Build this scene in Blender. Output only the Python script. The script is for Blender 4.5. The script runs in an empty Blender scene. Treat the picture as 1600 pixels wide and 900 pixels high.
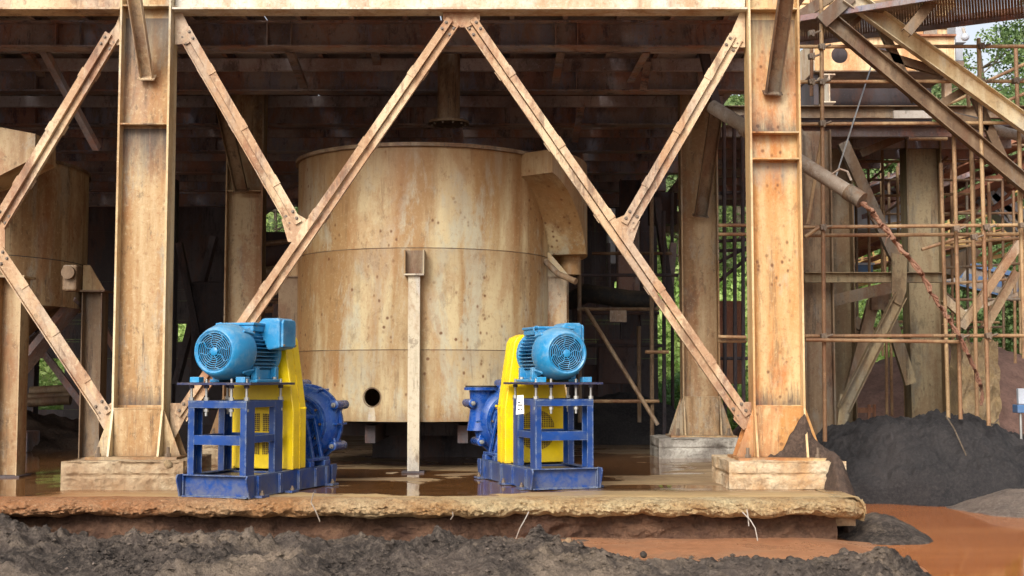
import bpy, bmesh, math, random
import numpy as np
from mathutils import Vector, Matrix, noise
random.seed(7); np.random.seed(7)
S = bpy.context.scene
C = S.collection
R = math.radians

# ---------------------------------------------------------------- camera
CAMZ, PITCH, FPX = 1.25, R(4.0), 2000.0
cam = bpy.data.cameras.new('camera'); cam.sensor_width = 36; cam.lens = FPX/1600*36
cam.clip_start = 0.1; cam.clip_end = 2000
co = bpy.data.objects.new('camera', cam); C.objects.link(co)
co.location = (0, 0, CAMZ); co.rotation_euler = (R(90)+PITCH, 0, 0)
S.camera = co
# ---------------------------------------------------------------- world and sun
SUN_EL, SUN_AZ = R(34), R(200)      # azimuth clockwise from +Y: sun stands behind the viewer
w = bpy.data.worlds.new('World'); S.world = w; w.use_nodes = True
nt = w.node_tree; nt.nodes.clear()
sky = nt.nodes.new('ShaderNodeTexSky'); sky.sky_type = 'NISHITA'; sky.sun_disc = False
sky.sun_elevation = SUN_EL; sky.sun_rotation = SUN_AZ; sky.dust_density = 4; sky.air_density = 1.0; sky.ozone_density = 1.0
hs = nt.nodes.new('ShaderNodeHueSaturation'); hs.inputs['Saturation'].default_value = 0.35
bg = nt.nodes.new('ShaderNodeBackground'); bg.inputs['Strength'].default_value = 0.11
out = nt.nodes.new('ShaderNodeOutputWorld')
nt.links.new(sky.outputs[0], hs.inputs['Color']); nt.links.new(hs.outputs[0], bg.inputs[0]); nt.links.new(bg.outputs[0], out.inputs[0])
sl = bpy.data.lights.new('sun', 'SUN'); sl.energy = 1.5; sl.angle = R(24); sl.color = (1.0, 0.965, 0.91)
so = bpy.data.objects.new('sun', sl); C.objects.link(so)
sd = Vector((math.sin(SUN_AZ)*math.cos(SUN_EL), math.cos(SUN_AZ)*math.cos(SUN_EL), math.sin(SUN_EL)))
so.rotation_euler = sd.to_track_quat('Z', 'Y').to_euler()
S.view_settings.view_transform = 'Standard'; S.view_settings.look = 'None'
S.view_settings.gamma = 1.0; S.view_settings.use_curve_mapping = False
S.view_settings.exposure = 0.98

# ---------------------------------------------------------------- helpers
_cp, _sp = math.cos(PITCH), math.sin(PITCH)
def P(px, py, D):
    """a spot read off the photograph, at the real distance D in front of the viewer"""
    x, y = (px-800)/FPX, (450-py)/FPX
    fy, fz = _cp - y*_sp, _sp + y*_cp
    k = D/fy
    return Vector((x*k, D, CAMZ+fz*k))
def V(*a): return Vector(a)

class MB:
    def __init__(s): s.v, s.f = [], []
    def add(s, vs, fs):
        n = len(s.v); s.v += [Vector(q) for q in vs]; s.f += [tuple(i+n for i in f) for f in fs]; return s
    def obox(s, c, ax, ay, az, sx, sy, sz):
        c = Vector(c); ax, ay, az = Vector(ax).normalized()*sx/2, Vector(ay).normalized()*sy/2, Vector(az).normalized()*sz/2
        vs = [c+ax*i+ay*j+az*k for i in (-1, 1) for j in (-1, 1) for k in (-1, 1)]
        fs = [(0,1,3,2),(4,6,7,5),(0,4,5,1),(2,3,7,6),(0,2,6,4),(1,5,7,3)]
        if ax.cross(ay).dot(az) < 0: fs = [f[::-1] for f in fs]
        return s.add(vs, fs)
    def box(s, x0, x1, y0, y1, z0, z1):
        return s.obox(((x0+x1)/2,(y0+y1)/2,(z0+z1)/2), (1,0,0),(0,1,0),(0,0,1), abs(x1-x0),abs(y1-y0),abs(z1-z0))
    def bar(s, p0, p1, w, h, up=(0,0,1)):
        p0, p1 = Vector(p0), Vector(p1); d = (p1-p0); L = d.length; d.normalize()
        up = Vector(up); side = d.cross(up)
        if side.length < 1e-4: side = d.cross(Vector((1,0,0)))
        side.normalize(); u = side.cross(d)
        return s.obox((p0+p1)/2, d, side, u, L, w, h)
    def prism(s, pts, off):
        """pts: 3D polygon; off: extrusion vector"""
        pts = [Vector(p) for p in pts]; off = Vector(off); n = len(pts)
        nrm = sum(((pts[i]-pts[0]).cross(pts[(i+1) % n]-pts[0]) for i in range(1, n)), Vector())
        if nrm.dot(off) > 0: pts = pts[::-1]
        vs = pts+[p+off for p in pts]
        fs = [tuple(range(n)), tuple(range(2*n-1, n-1, -1))]
        for i in range(n):
            j = (i+1) % n; fs.append((i, i+n, j+n, j))
        return s.add(vs, fs)
    def tube(s, path, r, seg=10, caps=True):
        path = [Vector(p) for p in path]; n = len(path); rr = r if isinstance(r, (list, tuple)) else [r]*n
        ref = None; vs = []
        for i, p in enumerate(path):
            d = (path[min(i+1, n-1)]-path[max(i-1, 0)]).normalized()
            if ref is None:
                ref = Vector((0,0,1)) if abs(d.z) < .9 else Vector((1,0,0))
            a = d.cross(ref).normalized(); b = a.cross(d); ref = b
            vs += [p+(a*math.cos(t)+b*math.sin(t))*rr[i] for t in (2*math.pi*k/seg for k in range(seg))]
        fs = []
        for i in range(n-1):
            for k in range(seg):
                k2 = (k+1) % seg
                fs.append((i*seg+k, i*seg+k2, (i+1)*seg+k2, (i+1)*seg+k))
        if caps: fs += [tuple(range(seg))[::-1], tuple(range((n-1)*seg, n*seg))]
        return s.add(vs, fs)
    def cyl(s, p0, p1, r, seg=12): return s.tube([p0, p1], r, seg)
    def lathe(s, prof, o, axis, seg=32, a0=0, a1=360, close=None):
        """prof: (radius, distance along the axis)"""
        o = Vector(o); d = Vector(axis).normalized()
        ref = Vector((0,0,1)) if abs(d.z) < .9 else Vector((1,0,0))
        a = d.cross(ref).normalized(); b = a.cross(d)
        full = abs(a1-a0) >= 360; m = seg if full else seg+1; vs = []
        for r, h in prof:
            for k in range(m):
                t = R(a0+(a1-a0)*k/seg); vs.append(o+d*h+(a*math.cos(t)+b*math.sin(t))*r)
        fs = []
        for i in range(len(prof)-1):
            for k in range(seg):
                k2 = (k+1) % m if full else k+1
                fs.append((i*m+k, i*m+k2, (i+1)*m+k2, (i+1)*m+k))
        return s.add(vs, fs)
    def grid(s, nx, ny, fn):
        vs = [fn(i/(nx-1), j/(ny-1)) for j in range(ny) for i in range(nx)]
        fs = [(j*nx+i, j*nx+i+1, (j+1)*nx+i+1, (j+1)*nx+i) for j in range(ny-1) for i in range(nx-1)]
        return s.add(vs, fs)

def link(name, me, parent=None):
    o = bpy.data.objects.new(name, me); C.objects.link(o)
    if parent: o.parent = parent
    return o
def wloc(o):
    l = Vector((0,0,0))
    while o: l += o.location; o = o.parent
    return l
def build(name, mb, mat, parent=None, smooth=None, bevel=0, origin=None, label=None):
    """link mb as ONE mesh object; vertices are given in world space (or in the parent's own frame for parents at 0)"""
    off = wloc(parent) if parent else Vector((0,0,0))
    org = Vector(origin) if origin is not None else off
    me = bpy.data.meshes.new(name)
    me.from_pydata([tuple(v-org) for v in mb.v], [], mb.f)
    me.materials.append(mat)
    if smooth is not None:
        me.polygons.foreach_set('use_smooth', [True]*len(me.polygons)); me.set_sharp_from_angle(angle=R(smooth))
    me.update()
    o = link(name, me, parent); o.location = org-off
    if bevel:
        m = o.modifiers.new('bevel', 'BEVEL'); m.width = bevel; m.segments = 2; m.limit_method = 'ANGLE'; m.angle_limit = R(40)
    if label: o['label'] = label
    return o
def tag(o, label=None, cat=None, group=None, kind=None):
    for k, v in (('label', label), ('category', cat), ('group', group), ('kind', kind)):
        if v: o[k] = v
    return o
def thing(name, label, cat, loc=(0,0,0), group=None):
    return tag(link_empty(name, loc), label, cat, group)
def link_empty(name, loc):
    o = link(name, None); o.location = loc; o.empty_display_size = .2; return o
def solo(name, mb, mat, label, cat, group=None, smooth=None, bevel=0, kind=None):
    lo = Vector((sum(v.x for v in mb.v)/len(mb.v), sum(v.y for v in mb.v)/len(mb.v), min(v.z for v in mb.v)))
    return tag(build(name, mb, mat, None, smooth, bevel, lo), label, cat, group, kind)
def copy_tree(o, parent=None):
    c = o.copy(); C.objects.link(c); c.parent = parent
    for ch in o.children: copy_tree(ch, c)
    return c
def nz(x, y, z=0, s=1.0, o=4): return noise.fractal(Vector((x*s, y*s, z*s)), 1.0, 2.0, o)

# ---------------------------------------------------------------- materials
def srgb(r, g, b):
    f = lambda c: (c/255/12.92 if c/255 <= .04045 else ((c/255+.055)/1.055)**2.4)
    return (f(r), f(g), f(b), 1)
class NT:
    def __init__(s, name):
        s.m = bpy.data.materials.new(name); s.m.use_nodes = True; s.t = s.m.node_tree
        s.b = s.t.nodes['Principled BSDF']; s.geo = s.n('ShaderNodeNewGeometry'); s.pos = s.geo.outputs['Position']
    def n(s, t, **kw):
        x = s.t.nodes.new(t)
        for k, v in kw.items(): setattr(x, k, v)
        return x
    def set(s, sock, v):
        if isinstance(v, bpy.types.NodeSocket): s.t.links.new(v, sock)
        else: sock.default_value = v
    def scale(s, vec):
        x = s.n('ShaderNodeVectorMath', operation='MULTIPLY'); s.set(x.inputs[0], s.pos); x.inputs[1].default_value = vec; return x.outputs[0]
    def noise(s, vec, sc, det=4, rough=.6, dist=0):
        x = s.n('ShaderNodeTexNoise'); s.set(x.inputs['Vector'], vec); x.inputs['Scale'].default_value = sc
        x.inputs['Detail'].default_value = det; x.inputs['Roughness'].default_value = rough; x.inputs['Distortion'].default_value = dist
        return x.outputs['Fac']
    def ramp(s, f, lo, hi):
        x = s.n('ShaderNodeMapRange'); x.clamp = True; s.set(x.inputs['Value'], f)
        x.inputs['From Min'].default_value = lo; x.inputs['From Max'].default_value = hi; return x.outputs[0]
    def mix(s, f, a, b, mode='MIX'):
        x = s.n('ShaderNodeMix', data_type='RGBA', blend_type=mode); s.set(x.inputs['Factor'], f); s.set(x.inputs['A'], a); s.set(x.inputs['B'], b)
        return x.outputs['Result']
    def math(s, op, a, b=0):
        x = s.n('ShaderNodeMath', operation=op); s.set(x.inputs[0], a); s.set(x.inputs[1], b); return x.outputs[0]
    def bump(s, h, st, dist=.02):
        x = s.n('ShaderNodeBump'); x.inputs['Strength'].default_value = st; x.inputs['Distance'].default_value = dist
        s.set(x.inputs['Height'], h); s.set(s.b.inputs['Normal'], x.outputs[0])
    def done(s, col, rough=.7, metal=0, spec=None):
        s.set(s.b.inputs['Base Color'], col); s.set(s.b.inputs['Roughness'], rough); s.set(s.b.inputs['Metallic'], metal)
        if spec is not None: s.b.inputs['Specular IOR Level'].default_value = spec
        return s.m

def steel(name, light, mid, rust, dark, rust_amt=.5, dark_amt=.4, spots=.0, streak=(5,5,.3), rough=.62, bands=(), grey=None, speck=.5, lum=.78):
    t = NT(name); k = streak[0]/5; L_ = lambda q: (q[0]*lum, q[1]*lum, q[2]*lum*1.06, 1)
    light, mid, rust, dark = L_(light), L_(mid), L_(rust), L_(dark); grey = L_(grey) if grey else None
    wob = t.noise(t.pos, 1.3, 3)                                # rust patches, runs and scabs on old paint
    st = t.noise(t.scale((1.5*k,1.5*k,.13)), 1.2, 3, .55)
    st2 = t.noise(t.scale((9*k,9*k,1.6)), 1.2, 9, .85, .3)
    fine = t.noise(t.pos, 19, 6, .82); fine2 = t.noise(t.scale((1,1,.6)), 7, 8, .8)
    c = t.mix(t.ramp(t.math('ADD', t.math('MULTIPLY', st, .8), t.math('MULTIPLY', st2, .2)), .45, .55), mid, light)
    gy = t.noise(t.scale((1.1,1.1,.35)), 1.4, 8, .72, .3)
    if grey: c = t.mix(t.math('MULTIPLY', t.ramp(gy, .52, .59), .75), c, grey)
    bl = t.noise(t.scale((1.5,1.5,.55)), 1.0, 9, .70, .35)
    c = t.mix(t.math('MULTIPLY', t.ramp(bl, .50, .575), rust_amt), c, rust)
    run = t.noise(t.scale((7*k,7*k,.5)), 1.0, 9, .78, .2)
    c = t.mix(t.math('MULTIPLY', t.math('MULTIPLY', t.ramp(run, .55, .61), t.ramp(wob, .45, .56)), dark_amt*1.3), c, dark)
    dk = t.noise(t.scale((2.2,2.2,.8)), 1.0, 8, .74)
    c = t.mix(t.math('MULTIPLY', t.ramp(dk, .57, .64), dark_amt), c, dark)
    c = t.mix(t.math('MULTIPLY', t.ramp(fine2, .565, .62), speck), c, dark)
    c = t.mix(t.math('MULTIPLY', t.ramp(fine, .55, .62), speck*.9), c, rust)
    pale = (min(1,light[0]*1.25), min(1,light[1]*1.25), min(1,light[2]*1.3), 1)
    c = t.mix(t.math('MULTIPLY', t.ramp(fine, .45, .38), speck*.7), c, pale)
    if spots:
        vo = t.n('ShaderNodeTexVoronoi'); t.set(vo.inputs['Vector'], t.pos); vo.inputs['Scale'].default_value = 5.5
        d = t.math('ADD', vo.outputs['Distance'], t.math('MULTIPLY', t.math('SUBTRACT', fine, .5), .16))
        zone = t.ramp(t.noise(t.pos, .9, 2), .46, .60)
        m = t.math('MULTIPLY', t.math('SUBTRACT', 1, t.ramp(d, .085, .16)), zone)
        vo2 = t.n('ShaderNodeTexVoronoi'); t.set(vo2.inputs['Vector'], t.scale((1,1,.75))); vo2.inputs['Scale'].default_value = 10
        m2 = t.math('MULTIPLY', t.math('SUBTRACT', 1, t.ramp(t.math('ADD', vo2.outputs['Distance'], t.math('MULTIPLY', t.math('SUBTRACT', fine2, .5), .3)), .08, .24)), t.ramp(t.noise(t.pos, 1.4, 3), .50, .60))
        c = t.mix(t.math('MULTIPLY', t.math('MAXIMUM', m, m2), spots), c, srgb(98,58,30))
    if bands:
        sp = t.n('ShaderNodeSeparateXYZ'); t.set(sp.inputs[0], t.pos); zz = t.math('ADD', sp.outputs[2], t.math('MULTIPLY', t.math('SUBTRACT', run, .5), 1.1))
        zz = t.math('ADD', zz, t.math('MULTIPLY', t.math('SUBTRACT', fine2, .5), .25))
        for z_a, z_b, s_, col in bands:                       # grime that has collected below or above a ledge
            lo = t.ramp(sp.outputs[2], z_a-.001, z_a+.001) if z_b > z_a else t.ramp(sp.outputs[2], z_a+.001, z_a-.001)
            f = t.math('MULTIPLY', lo, t.ramp(zz, z_b, z_a)); c = t.mix(t.math('MULTIPLY', f, s_), c, col)
    t.bump(t.math('ADD', t.math('ADD', fine, fine2), t.math('MULTIPLY', dk, .8)), .22, .012)
    return t.done(c, t.math('ADD', rough, t.math('MULTIPLY', t.math('SUBTRACT', dk, .5), .5)), 0, .35)

M = {}
soot = srgb(66,58,54)
GB = srgb(168,156,132)
drip = srgb(112,78,46)
M['tank'] = steel('tank_paint', srgb(208,188,142), srgb(168,132,84), srgb(164,112,62), srgb(108,84,58), .42, .32, .9, (4.5,4.5,.16), grey=srgb(190,184,156), speck=.35, bands=((4.42,3.2,.8,drip),(2.99,2.3,.32,drip),(1.62,1.0,.3,drip),(.64,.85,.5,drip)))
cb = ((4.19,3.5,.9,soot),(5.52,4.75,.85,soot),(.93,1.18,.9,soot),(.32,.5,.6,srgb(110,84,60)))
M['column'] = steel('column_paint', srgb(212,188,142), srgb(176,136,86), srgb(156,98,50), srgb(84,66,48), .55, .6, .35, (7,7,.22), grey=GB, bands=cb)
M['column_plain'] = steel('column_paint_plain', srgb(192,166,124), srgb(154,120,80), srgb(152,100,60), srgb(84,68,52), .6, .5, .5, (7,7,.22), grey=GB)
M['column_warm'] = steel('column_paint_warm', srgb(216,186,132), srgb(196,140,76), srgb(188,110,50), srgb(104,76,50), .62, .35, .9, (5,5,.3), grey=srgb(196,176,140), speck=.4,
    bands=((5.5,5.0,.75,soot),(.93,1.12,.8,soot),(4.13,4.35,.75,soot),(3.78,3.45,.65,srgb(140,136,124)),(.32,.55,.5,srgb(120,84,56))))
M['brace'] = steel('brace_paint', srgb(222,196,154), srgb(188,150,110), srgb(150,94,58), srgb(96,72,56), .6, .5, .3, (3,3,3), grey=srgb(186,164,138))
M['back'] = steel('back_steel', srgb(146,122,92), srgb(112,88,62), srgb(112,72,46), srgb(62,50,40), .6, .55, .5, (6,6,.25), grey=srgb(130,120,104))
M['under'] = steel('sooty_shade_steel', srgb(112,104,98), srgb(84,74,70), srgb(112,76,58), srgb(32,35,44), .6, .6, 0, (2,2,2), .7, grey=srgb(92,96,106), lum=2.1)  # soot, with the cool navy shade under the deck tinted into the colour
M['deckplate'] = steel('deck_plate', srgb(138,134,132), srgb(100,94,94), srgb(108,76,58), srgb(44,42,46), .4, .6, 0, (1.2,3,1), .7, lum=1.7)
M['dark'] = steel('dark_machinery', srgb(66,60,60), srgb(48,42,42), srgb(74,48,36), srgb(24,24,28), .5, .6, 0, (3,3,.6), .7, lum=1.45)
M['yard'] = steel('yard_steel', srgb(160,142,106), srgb(126,106,76), srgb(122,86,54), srgb(70,58,44), .45, .5, .2, (6,6,.3), grey=srgb(132,124,104))
M['rust'] = steel('rusty_conveyor', srgb(178,126,92), srgb(142,92,66), srgb(140,76,50), srgb(74,50,40), .6, .4, 0, (3,3,3))
M['scaf'] = steel('scaffold_tube', srgb(184,152,108), srgb(146,110,76), srgb(132,84,54), srgb(82,62,46), .5, .4, 0, (3,3,3), .5)
M['cream'] = steel('cream_paint', srgb(230,218,192), srgb(206,184,148), srgb(176,128,84), srgb(132,104,78), .55, .25, 0, (4,4,.4), grey=srgb(210,204,186))
M['flange'] = steel('pale_lit_flange_paint', srgb(236,220,176), srgb(212,184,134), srgb(166,110,60), srgb(112,88,62), .4, .3, .2, (7,7,.3), grey=srgb(206,198,172), speck=.35)  # worn, dusty paint, painted paler still for the light the flange edges catch
M['flange_warm'] = steel('warm_lit_flange_paint', srgb(234,210,160), srgb(212,172,116), srgb(186,120,64), srgb(120,92,66), .5, .25, .4, (7,7,.3), speck=.3)  # right column's flanges: edge light painted into the paler colour here too
M['housing'] = steel('housing_paint', srgb(226,194,146), srgb(204,158,106), srgb(176,112,64), srgb(120,88,62), .55, .4, .2, (5,5,.5), lum=.9)
M['post'] = steel('post_paint', srgb(214,200,168), srgb(186,164,128), srgb(160,118,80), srgb(104,82,62), .45, .5, .2, (5,5,.6), grey=srgb(196,190,176))
M['ochre'] = steel('ochre_paint', srgb(200,166,98), srgb(172,132,74), srgb(150,96,50), srgb(96,70,42), .5, .3, 0, (3,3,3))
M['white'] = steel('white_sheet', srgb(206,212,216), srgb(184,192,198), srgb(172,168,162), srgb(132,138,142), .3, .2, 0, (3,3,.4), .5, speck=.25)
M['greypipe'] = steel('grey_pipe', srgb(184,174,158), srgb(150,134,114), srgb(136,102,74), srgb(88,76,64), .5, .4, 0, (3,3,3))

def paint(name, col, col2, rough, dust=.25, metal=0, dustcol=srgb(150,128,98), wear=None, splash=False):
    t = NT(name)
    oc = t.n('ShaderNodeTexCoord').outputs['Object']
    n1 = t.noise(oc, 2.2, 5, .6); n2 = t.noise(oc, 60, 4, .7); n3 = t.noise(oc, 9, 8, .75, .4)
    c = t.mix(t.ramp(n1, .35, .7), col, col2)
    d = t.math('MULTIPLY', t.ramp(n3, .47, .72), dust)
    c = t.mix(d, c, dustcol)
    sep = t.n('ShaderNodeSeparateXYZ'); t.set(sep.inputs[0], t.geo.outputs['Normal'])
    top = t.math('MULTIPLY', t.ramp(sep.outputs[2], .4, 1), min(1, dust*1.6))   # dust that settles on upward faces
    c = t.mix(t.math('MULTIPLY', top, t.ramp(t.math('ADD', n2, t.math('MULTIPLY', n3, .6)), .5, .95)), c, dustcol)
    if splash:                                               # mud splashed up from the floor
        sp = t.n('ShaderNodeSeparateXYZ'); t.set(sp.inputs[0], t.pos)
        low = t.ramp(t.math('ADD', sp.outputs[2], t.math('MULTIPLY', t.math('SUBTRACT', n3, .5), .9)), .42, .0)
        c = t.mix(t.math('MULTIPLY', low, t.math('MULTIPLY', t.ramp(n3, .38, .62), .75)), c, srgb(104,100,98))
    if wear:
        bv = t.n('ShaderNodeBevel', samples=4); bv.inputs['Radius'].default_value = .012
        dp = t.n('ShaderNodeVectorMath', operation='DOT_PRODUCT'); t.set(dp.inputs[0], bv.outputs[0]); t.set(dp.inputs[1], t.geo.outputs['Normal'])
        e = t.math('MULTIPLY', t.ramp(dp.outputs['Value'], .985, .90), t.ramp(n3, .42, .58)); c = t.mix(e, c, wear)
    t.bump(t.math('ADD', n2, n3), .06, .006)
    return t.done(c, t.math('ADD', rough, t.math('MULTIPLY', d, .6)), metal)
M['motor'] = paint('motor_blue', srgb(40,138,186), srgb(28,110,160), .34, .42, 0, srgb(150,176,186))
M['blue'] = paint('frame_blue', srgb(14,62,130), srgb(10,46,100), .32, .4, 0, srgb(92,106,122), srgb(136,146,156), True)
M['pump'] = paint('pump_blue', srgb(12,68,148), srgb(8,48,112), .24, .5, 0, srgb(84,108,138), srgb(104,136,172), True)
M['yellow'] = paint('guard_yellow', srgb(246,214,10), srgb(230,192,6), .35, .28, 0, srgb(176,142,60), srgb(150,120,60), True)
M['black'] = paint('dark_gap', srgb(16,20,24), srgb(10,12,14), .6, .1)
M['zinc'] = paint('zinc', srgb(176,176,172), srgb(150,150,148), .35, .15, .6)
M['darkblue'] = paint('plate_blue', srgb(24,38,78), srgb(22,32,66), .4, .3)
M['paper'] = paint('paper', srgb(232,232,226), srgb(220,220,214), .8, .05)
M['ink'] = paint('ink', srgb(60,62,70), srgb(60,62,70), .8, 0)
M['bolt'] = paint('bolt_steel', srgb(112,96,80), srgb(86,70,58), .5, .4)
M['meshdark'] = paint('guard_mesh', srgb(60,40,16), srgb(46,30,14), .6, .1)
M['rubber'] = paint('rubber', srgb(26,25,26), srgb(20,19,20), .7, .2)
M['conveyblue'] = paint('conveyor_blue', srgb(70,108,150), srgb(58,90,132), .5, .4)

def earth(name, a, b, c3, sc=3, bump=.6, rough=.9, wet=0, fine=30, big=None):
    t = NT(name)
    n1 = t.noise(t.pos, sc, 8, .65, .3); n2 = t.noise(t.pos, fine, 5, .7)
    c = t.mix(t.ramp(n1, .35, .62), a, b)
    c = t.mix(t.math('MULTIPLY', t.ramp(n2, .45, .75), .7), c, c3)
    if big:
        nb = t.noise(t.pos, .75, 7, .7, .5); c = t.mix(t.math('MULTIPLY', t.ramp(nb, .50, .62), .5), c, big)
    n3 = t.noise(t.pos, fine*2.7, 4, .75); c = t.mix(t.math('MULTIPLY', t.ramp(n3, .52, .7), .55), c, (a[0]*.55, a[1]*.52, a[2]*.5, 1))
    t.bump(t.math('ADD', t.math('ADD', n2, t.math('MULTIPLY', n3, .5)), t.math('MULTIPLY', n1, 1.5)), bump, .05)
    r = t.math('SUBTRACT', rough, t.math('MULTIPLY', t.ramp(n1, .5, .6), wet))
    return t.done(c, r, 0, .3)
M['mud'] = earth('grey_brown_mud', srgb(42,36,32), srgb(88,77,69), srgb(134,120,107), 1.5, 1, .85, .45, 18, srgb(164,144,122))
M['drymud'] = earth('pale_dry_mud', srgb(170,150,130), srgb(196,176,150), srgb(140,120,104), 2, .8, .9, 0, 20)
M['ore'] = earth('black_ore', srgb(34,33,35), srgb(54,51,51), srgb(76,71,69), 1.2, .8, .9, 0, 24, srgb(78,72,70))
M['orebrown'] = earth('brown_ore', srgb(54,45,39), srgb(88,71,60), srgb(114,92,78), 2.2, .7, .9, 0, 24)
M['red_gravel'] = earth('red_gravel', srgb(112,86,76), srgb(136,106,94), srgb(86,68,62), 2, .9, .95, 0, 9)
M['grey_gravel'] = earth('grey_gravel', srgb(96,84,76), srgb(130,114,102), srgb(160,146,132), 3, .9, .9, 0, 26)
M['wetmud'] = earth('orange_wet_mud', srgb(158,108,76), srgb(184,132,96), srgb(138,96,70), 1.4, .25, .4, .3, 12, srgb(146,118,96))
M['dirt'] = earth('yard_dirt', srgb(122,86,64), srgb(100,74,58), srgb(146,112,88), .8, .5, .9, .2, 14)
M['undercut'] = earth('undercut_earth', srgb(78,54,42), srgb(112,82,62), srgb(58,42,34), 2.5, 1, .85, .2, 14)
M['concrete'] = earth('stained_concrete', srgb(190,172,142), srgb(156,126,94), srgb(118,96,76), 2.4, .7, .85, 0, 18, srgb(132,104,80))
M['concrete_white'] = earth('chalky_concrete', srgb(206,200,188), srgb(176,158,134), srgb(118,108,96), 3.2, .5, .85, 0, 16)
M['concrete_patch'] = earth('mud_splashed_concrete', srgb(104,96,88), srgb(186,180,168), srgb(84,76,68), 1.8, .5, .85, 0, 16)
M['beltcol'] = steel('torn_belt', srgb(158,118,92), srgb(128,88,66), srgb(120,72,52), srgb(74,54,44), .6, .5, 0, (3,3,3))
M['concrete_pale'] = earth('chipped_pale_concrete', srgb(212,196,166), srgb(184,146,104), srgb(132,106,84), 2.2, .7, .85, 0, 16, srgb(150,118,88))
M['rubble'] = earth('broken_concrete', srgb(178,150,110), srgb(140,118,92), srgb(196,176,140), 5, .9, .9, 0, 20)

t = NT('crusted_concrete_edge')   # the broken slab edge, ochre crust
n1 = t.noise(t.scale((.9,.9,2)), 1.4, 6, .65); n2 = t.noise(t.pos, 22, 6, .75); n3 = t.noise(t.scale((1,1,1)), .45, 3)
c = t.mix(t.ramp(n1, .36, .62), srgb(226,204,158), srgb(196,154,102))
sp = t.n('ShaderNodeSeparateXYZ'); t.set(sp.inputs[0], t.pos)
lf = t.ramp(t.math('ADD', sp.outputs[0], t.math('MULTIPLY', n3, 3)), 1.0, -2.4)
c = t.mix(t.math('MULTIPLY', lf, .75), c, srgb(178,104,58))
n4 = t.noise(t.pos, 30, 6, .8)
c = t.mix(t.math('MULTIPLY', t.ramp(n2, .48, .66), .7), c, srgb(134,94,62))
c = t.mix(t.math('MULTIPLY', t.ramp(n4, .52, .66), .5), c, srgb(96,66,46))
c = t.mix(t.math('MULTIPLY', t.ramp(n4, .46, .3), .5), c, srgb(240,226,190))
t.bump(t.math('ADD', t.math('ADD', n2, n1), n4), 1, .05); M['edge'] = t.done(c, .8, 0, .3)

t = NT('wet_slab')                # slab top: damp concrete with standing puddles
pud = t.noise(t.scale((.42,.8,1)), 1.0, 4, .5, .5)
n2 = t.noise(t.pos, 12, 6, .7); n1 = t.noise(t.scale((.7,1.4,1)), 1.3, 6, .65)
c = t.mix(t.ramp(n1, .35, .65), srgb(122,100,76), srgb(168,142,106))
c = t.mix(t.math('MULTIPLY', t.ramp(n2, .48, .75), .5), c, srgb(92,68,48))
sp = t.n('ShaderNodeSeparateXYZ'); t.set(sp.inputs[0], t.pos)
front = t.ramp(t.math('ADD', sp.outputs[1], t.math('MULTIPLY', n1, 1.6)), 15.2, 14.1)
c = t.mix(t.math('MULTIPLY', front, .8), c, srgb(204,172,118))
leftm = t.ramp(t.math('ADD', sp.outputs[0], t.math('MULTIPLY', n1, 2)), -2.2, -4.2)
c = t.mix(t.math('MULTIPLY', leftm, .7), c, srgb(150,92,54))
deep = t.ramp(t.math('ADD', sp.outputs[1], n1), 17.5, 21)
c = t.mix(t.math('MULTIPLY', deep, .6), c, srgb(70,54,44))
reg = t.math('MULTIPLY', t.ramp(sp.outputs[1], 14.0, 14.6), t.ramp(sp.outputs[1], 24, 19))
wx_ = t.math('MULTIPLY', t.math('ADD', sp.outputs[0], 1.0), .58); wy_ = t.math('MULTIPLY', t.math('ADD', sp.outputs[1], -14.4), 1.3)
ell = t.math('SUBTRACT', t.math('ADD', 1.0, t.math('MULTIPLY', t.math('SUBTRACT', n1, .5), 2.2)), t.math('ADD', t.math('MULTIPLY', wx_, wx_), t.math('MULTIPLY', wy_, wy_)))
lp = t.math('MULTIPLY', t.ramp(t.math('ADD', sp.outputs[0], t.math('MULTIPLY', n1, 1.2)), -4.2, -4.5), t.ramp(sp.outputs[1], 13.5, 13.7))
p2 = t.math('MAXIMUM', t.math('MAXIMUM', t.math('MULTIPLY', t.ramp(pud, .475, .50), reg), t.ramp(ell, .1, .2)), lp)
c = t.mix(p2, c, srgb(112,76,44))
t.bump(t.math('MULTIPLY', t.math('ADD', n2, n1), t.math('SUBTRACT', 1, p2)), .35, .03)
rr = t.math('SUBTRACT', t.math('SUBTRACT', .62, t.math('MULTIPLY', t.ramp(n1, .42, .6), .32)), t.math('MULTIPLY', p2, .6)); rr = t.math('MAXIMUM', rr, .06)
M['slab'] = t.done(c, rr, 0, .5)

t = NT('orange_pond')
n1 = t.noise(t.scale((.4,1.3,1)), 1.2, 4, .5, .4)
c = t.mix(t.ramp(n1, .35, .65), srgb(168,94,42), srgb(190,116,60))
t.bump(t.noise(t.scale((1,2.5,1)), 2.5, 2), .012, .01); M['pond'] = t.done(c, .07, 0, .5)

def leafmat(name, a, b):
    t = NT(name)
    n1 = t.noise(t.pos, .8, 3); n2 = t.noise(t.pos, 9, 2)
    c = t.mix(t.ramp(n1, .38, .62), a, b); c = t.mix(t.math('MULTIPLY', t.ramp(n2, .5, .8), .5), c, (a[0]*.5, a[1]*.55, a[2]*.5, 1))
    t.done(c, .6)
    tr = t.n('ShaderNodeBsdfTranslucent'); t.set(tr.inputs[0], c)
    ms = t.n('ShaderNodeMixShader'); ms.inputs[0].default_value = .3
    t.t.links.new(t.b.outputs[0], ms.inputs[1]); t.t.links.new(tr.outputs[0], ms.inputs[2])
    t.t.links.new(ms.outputs[0], t.t.nodes['Material Output'].inputs['Surface'])
    return t.m
M['leaf'] = leafmat('tree_leaves', srgb(86,112,64), srgb(126,148,88))
M['leaf2'] = leafmat('tree_leaves_pale', srgb(104,126,78), srgb(138,152,100))
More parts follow.
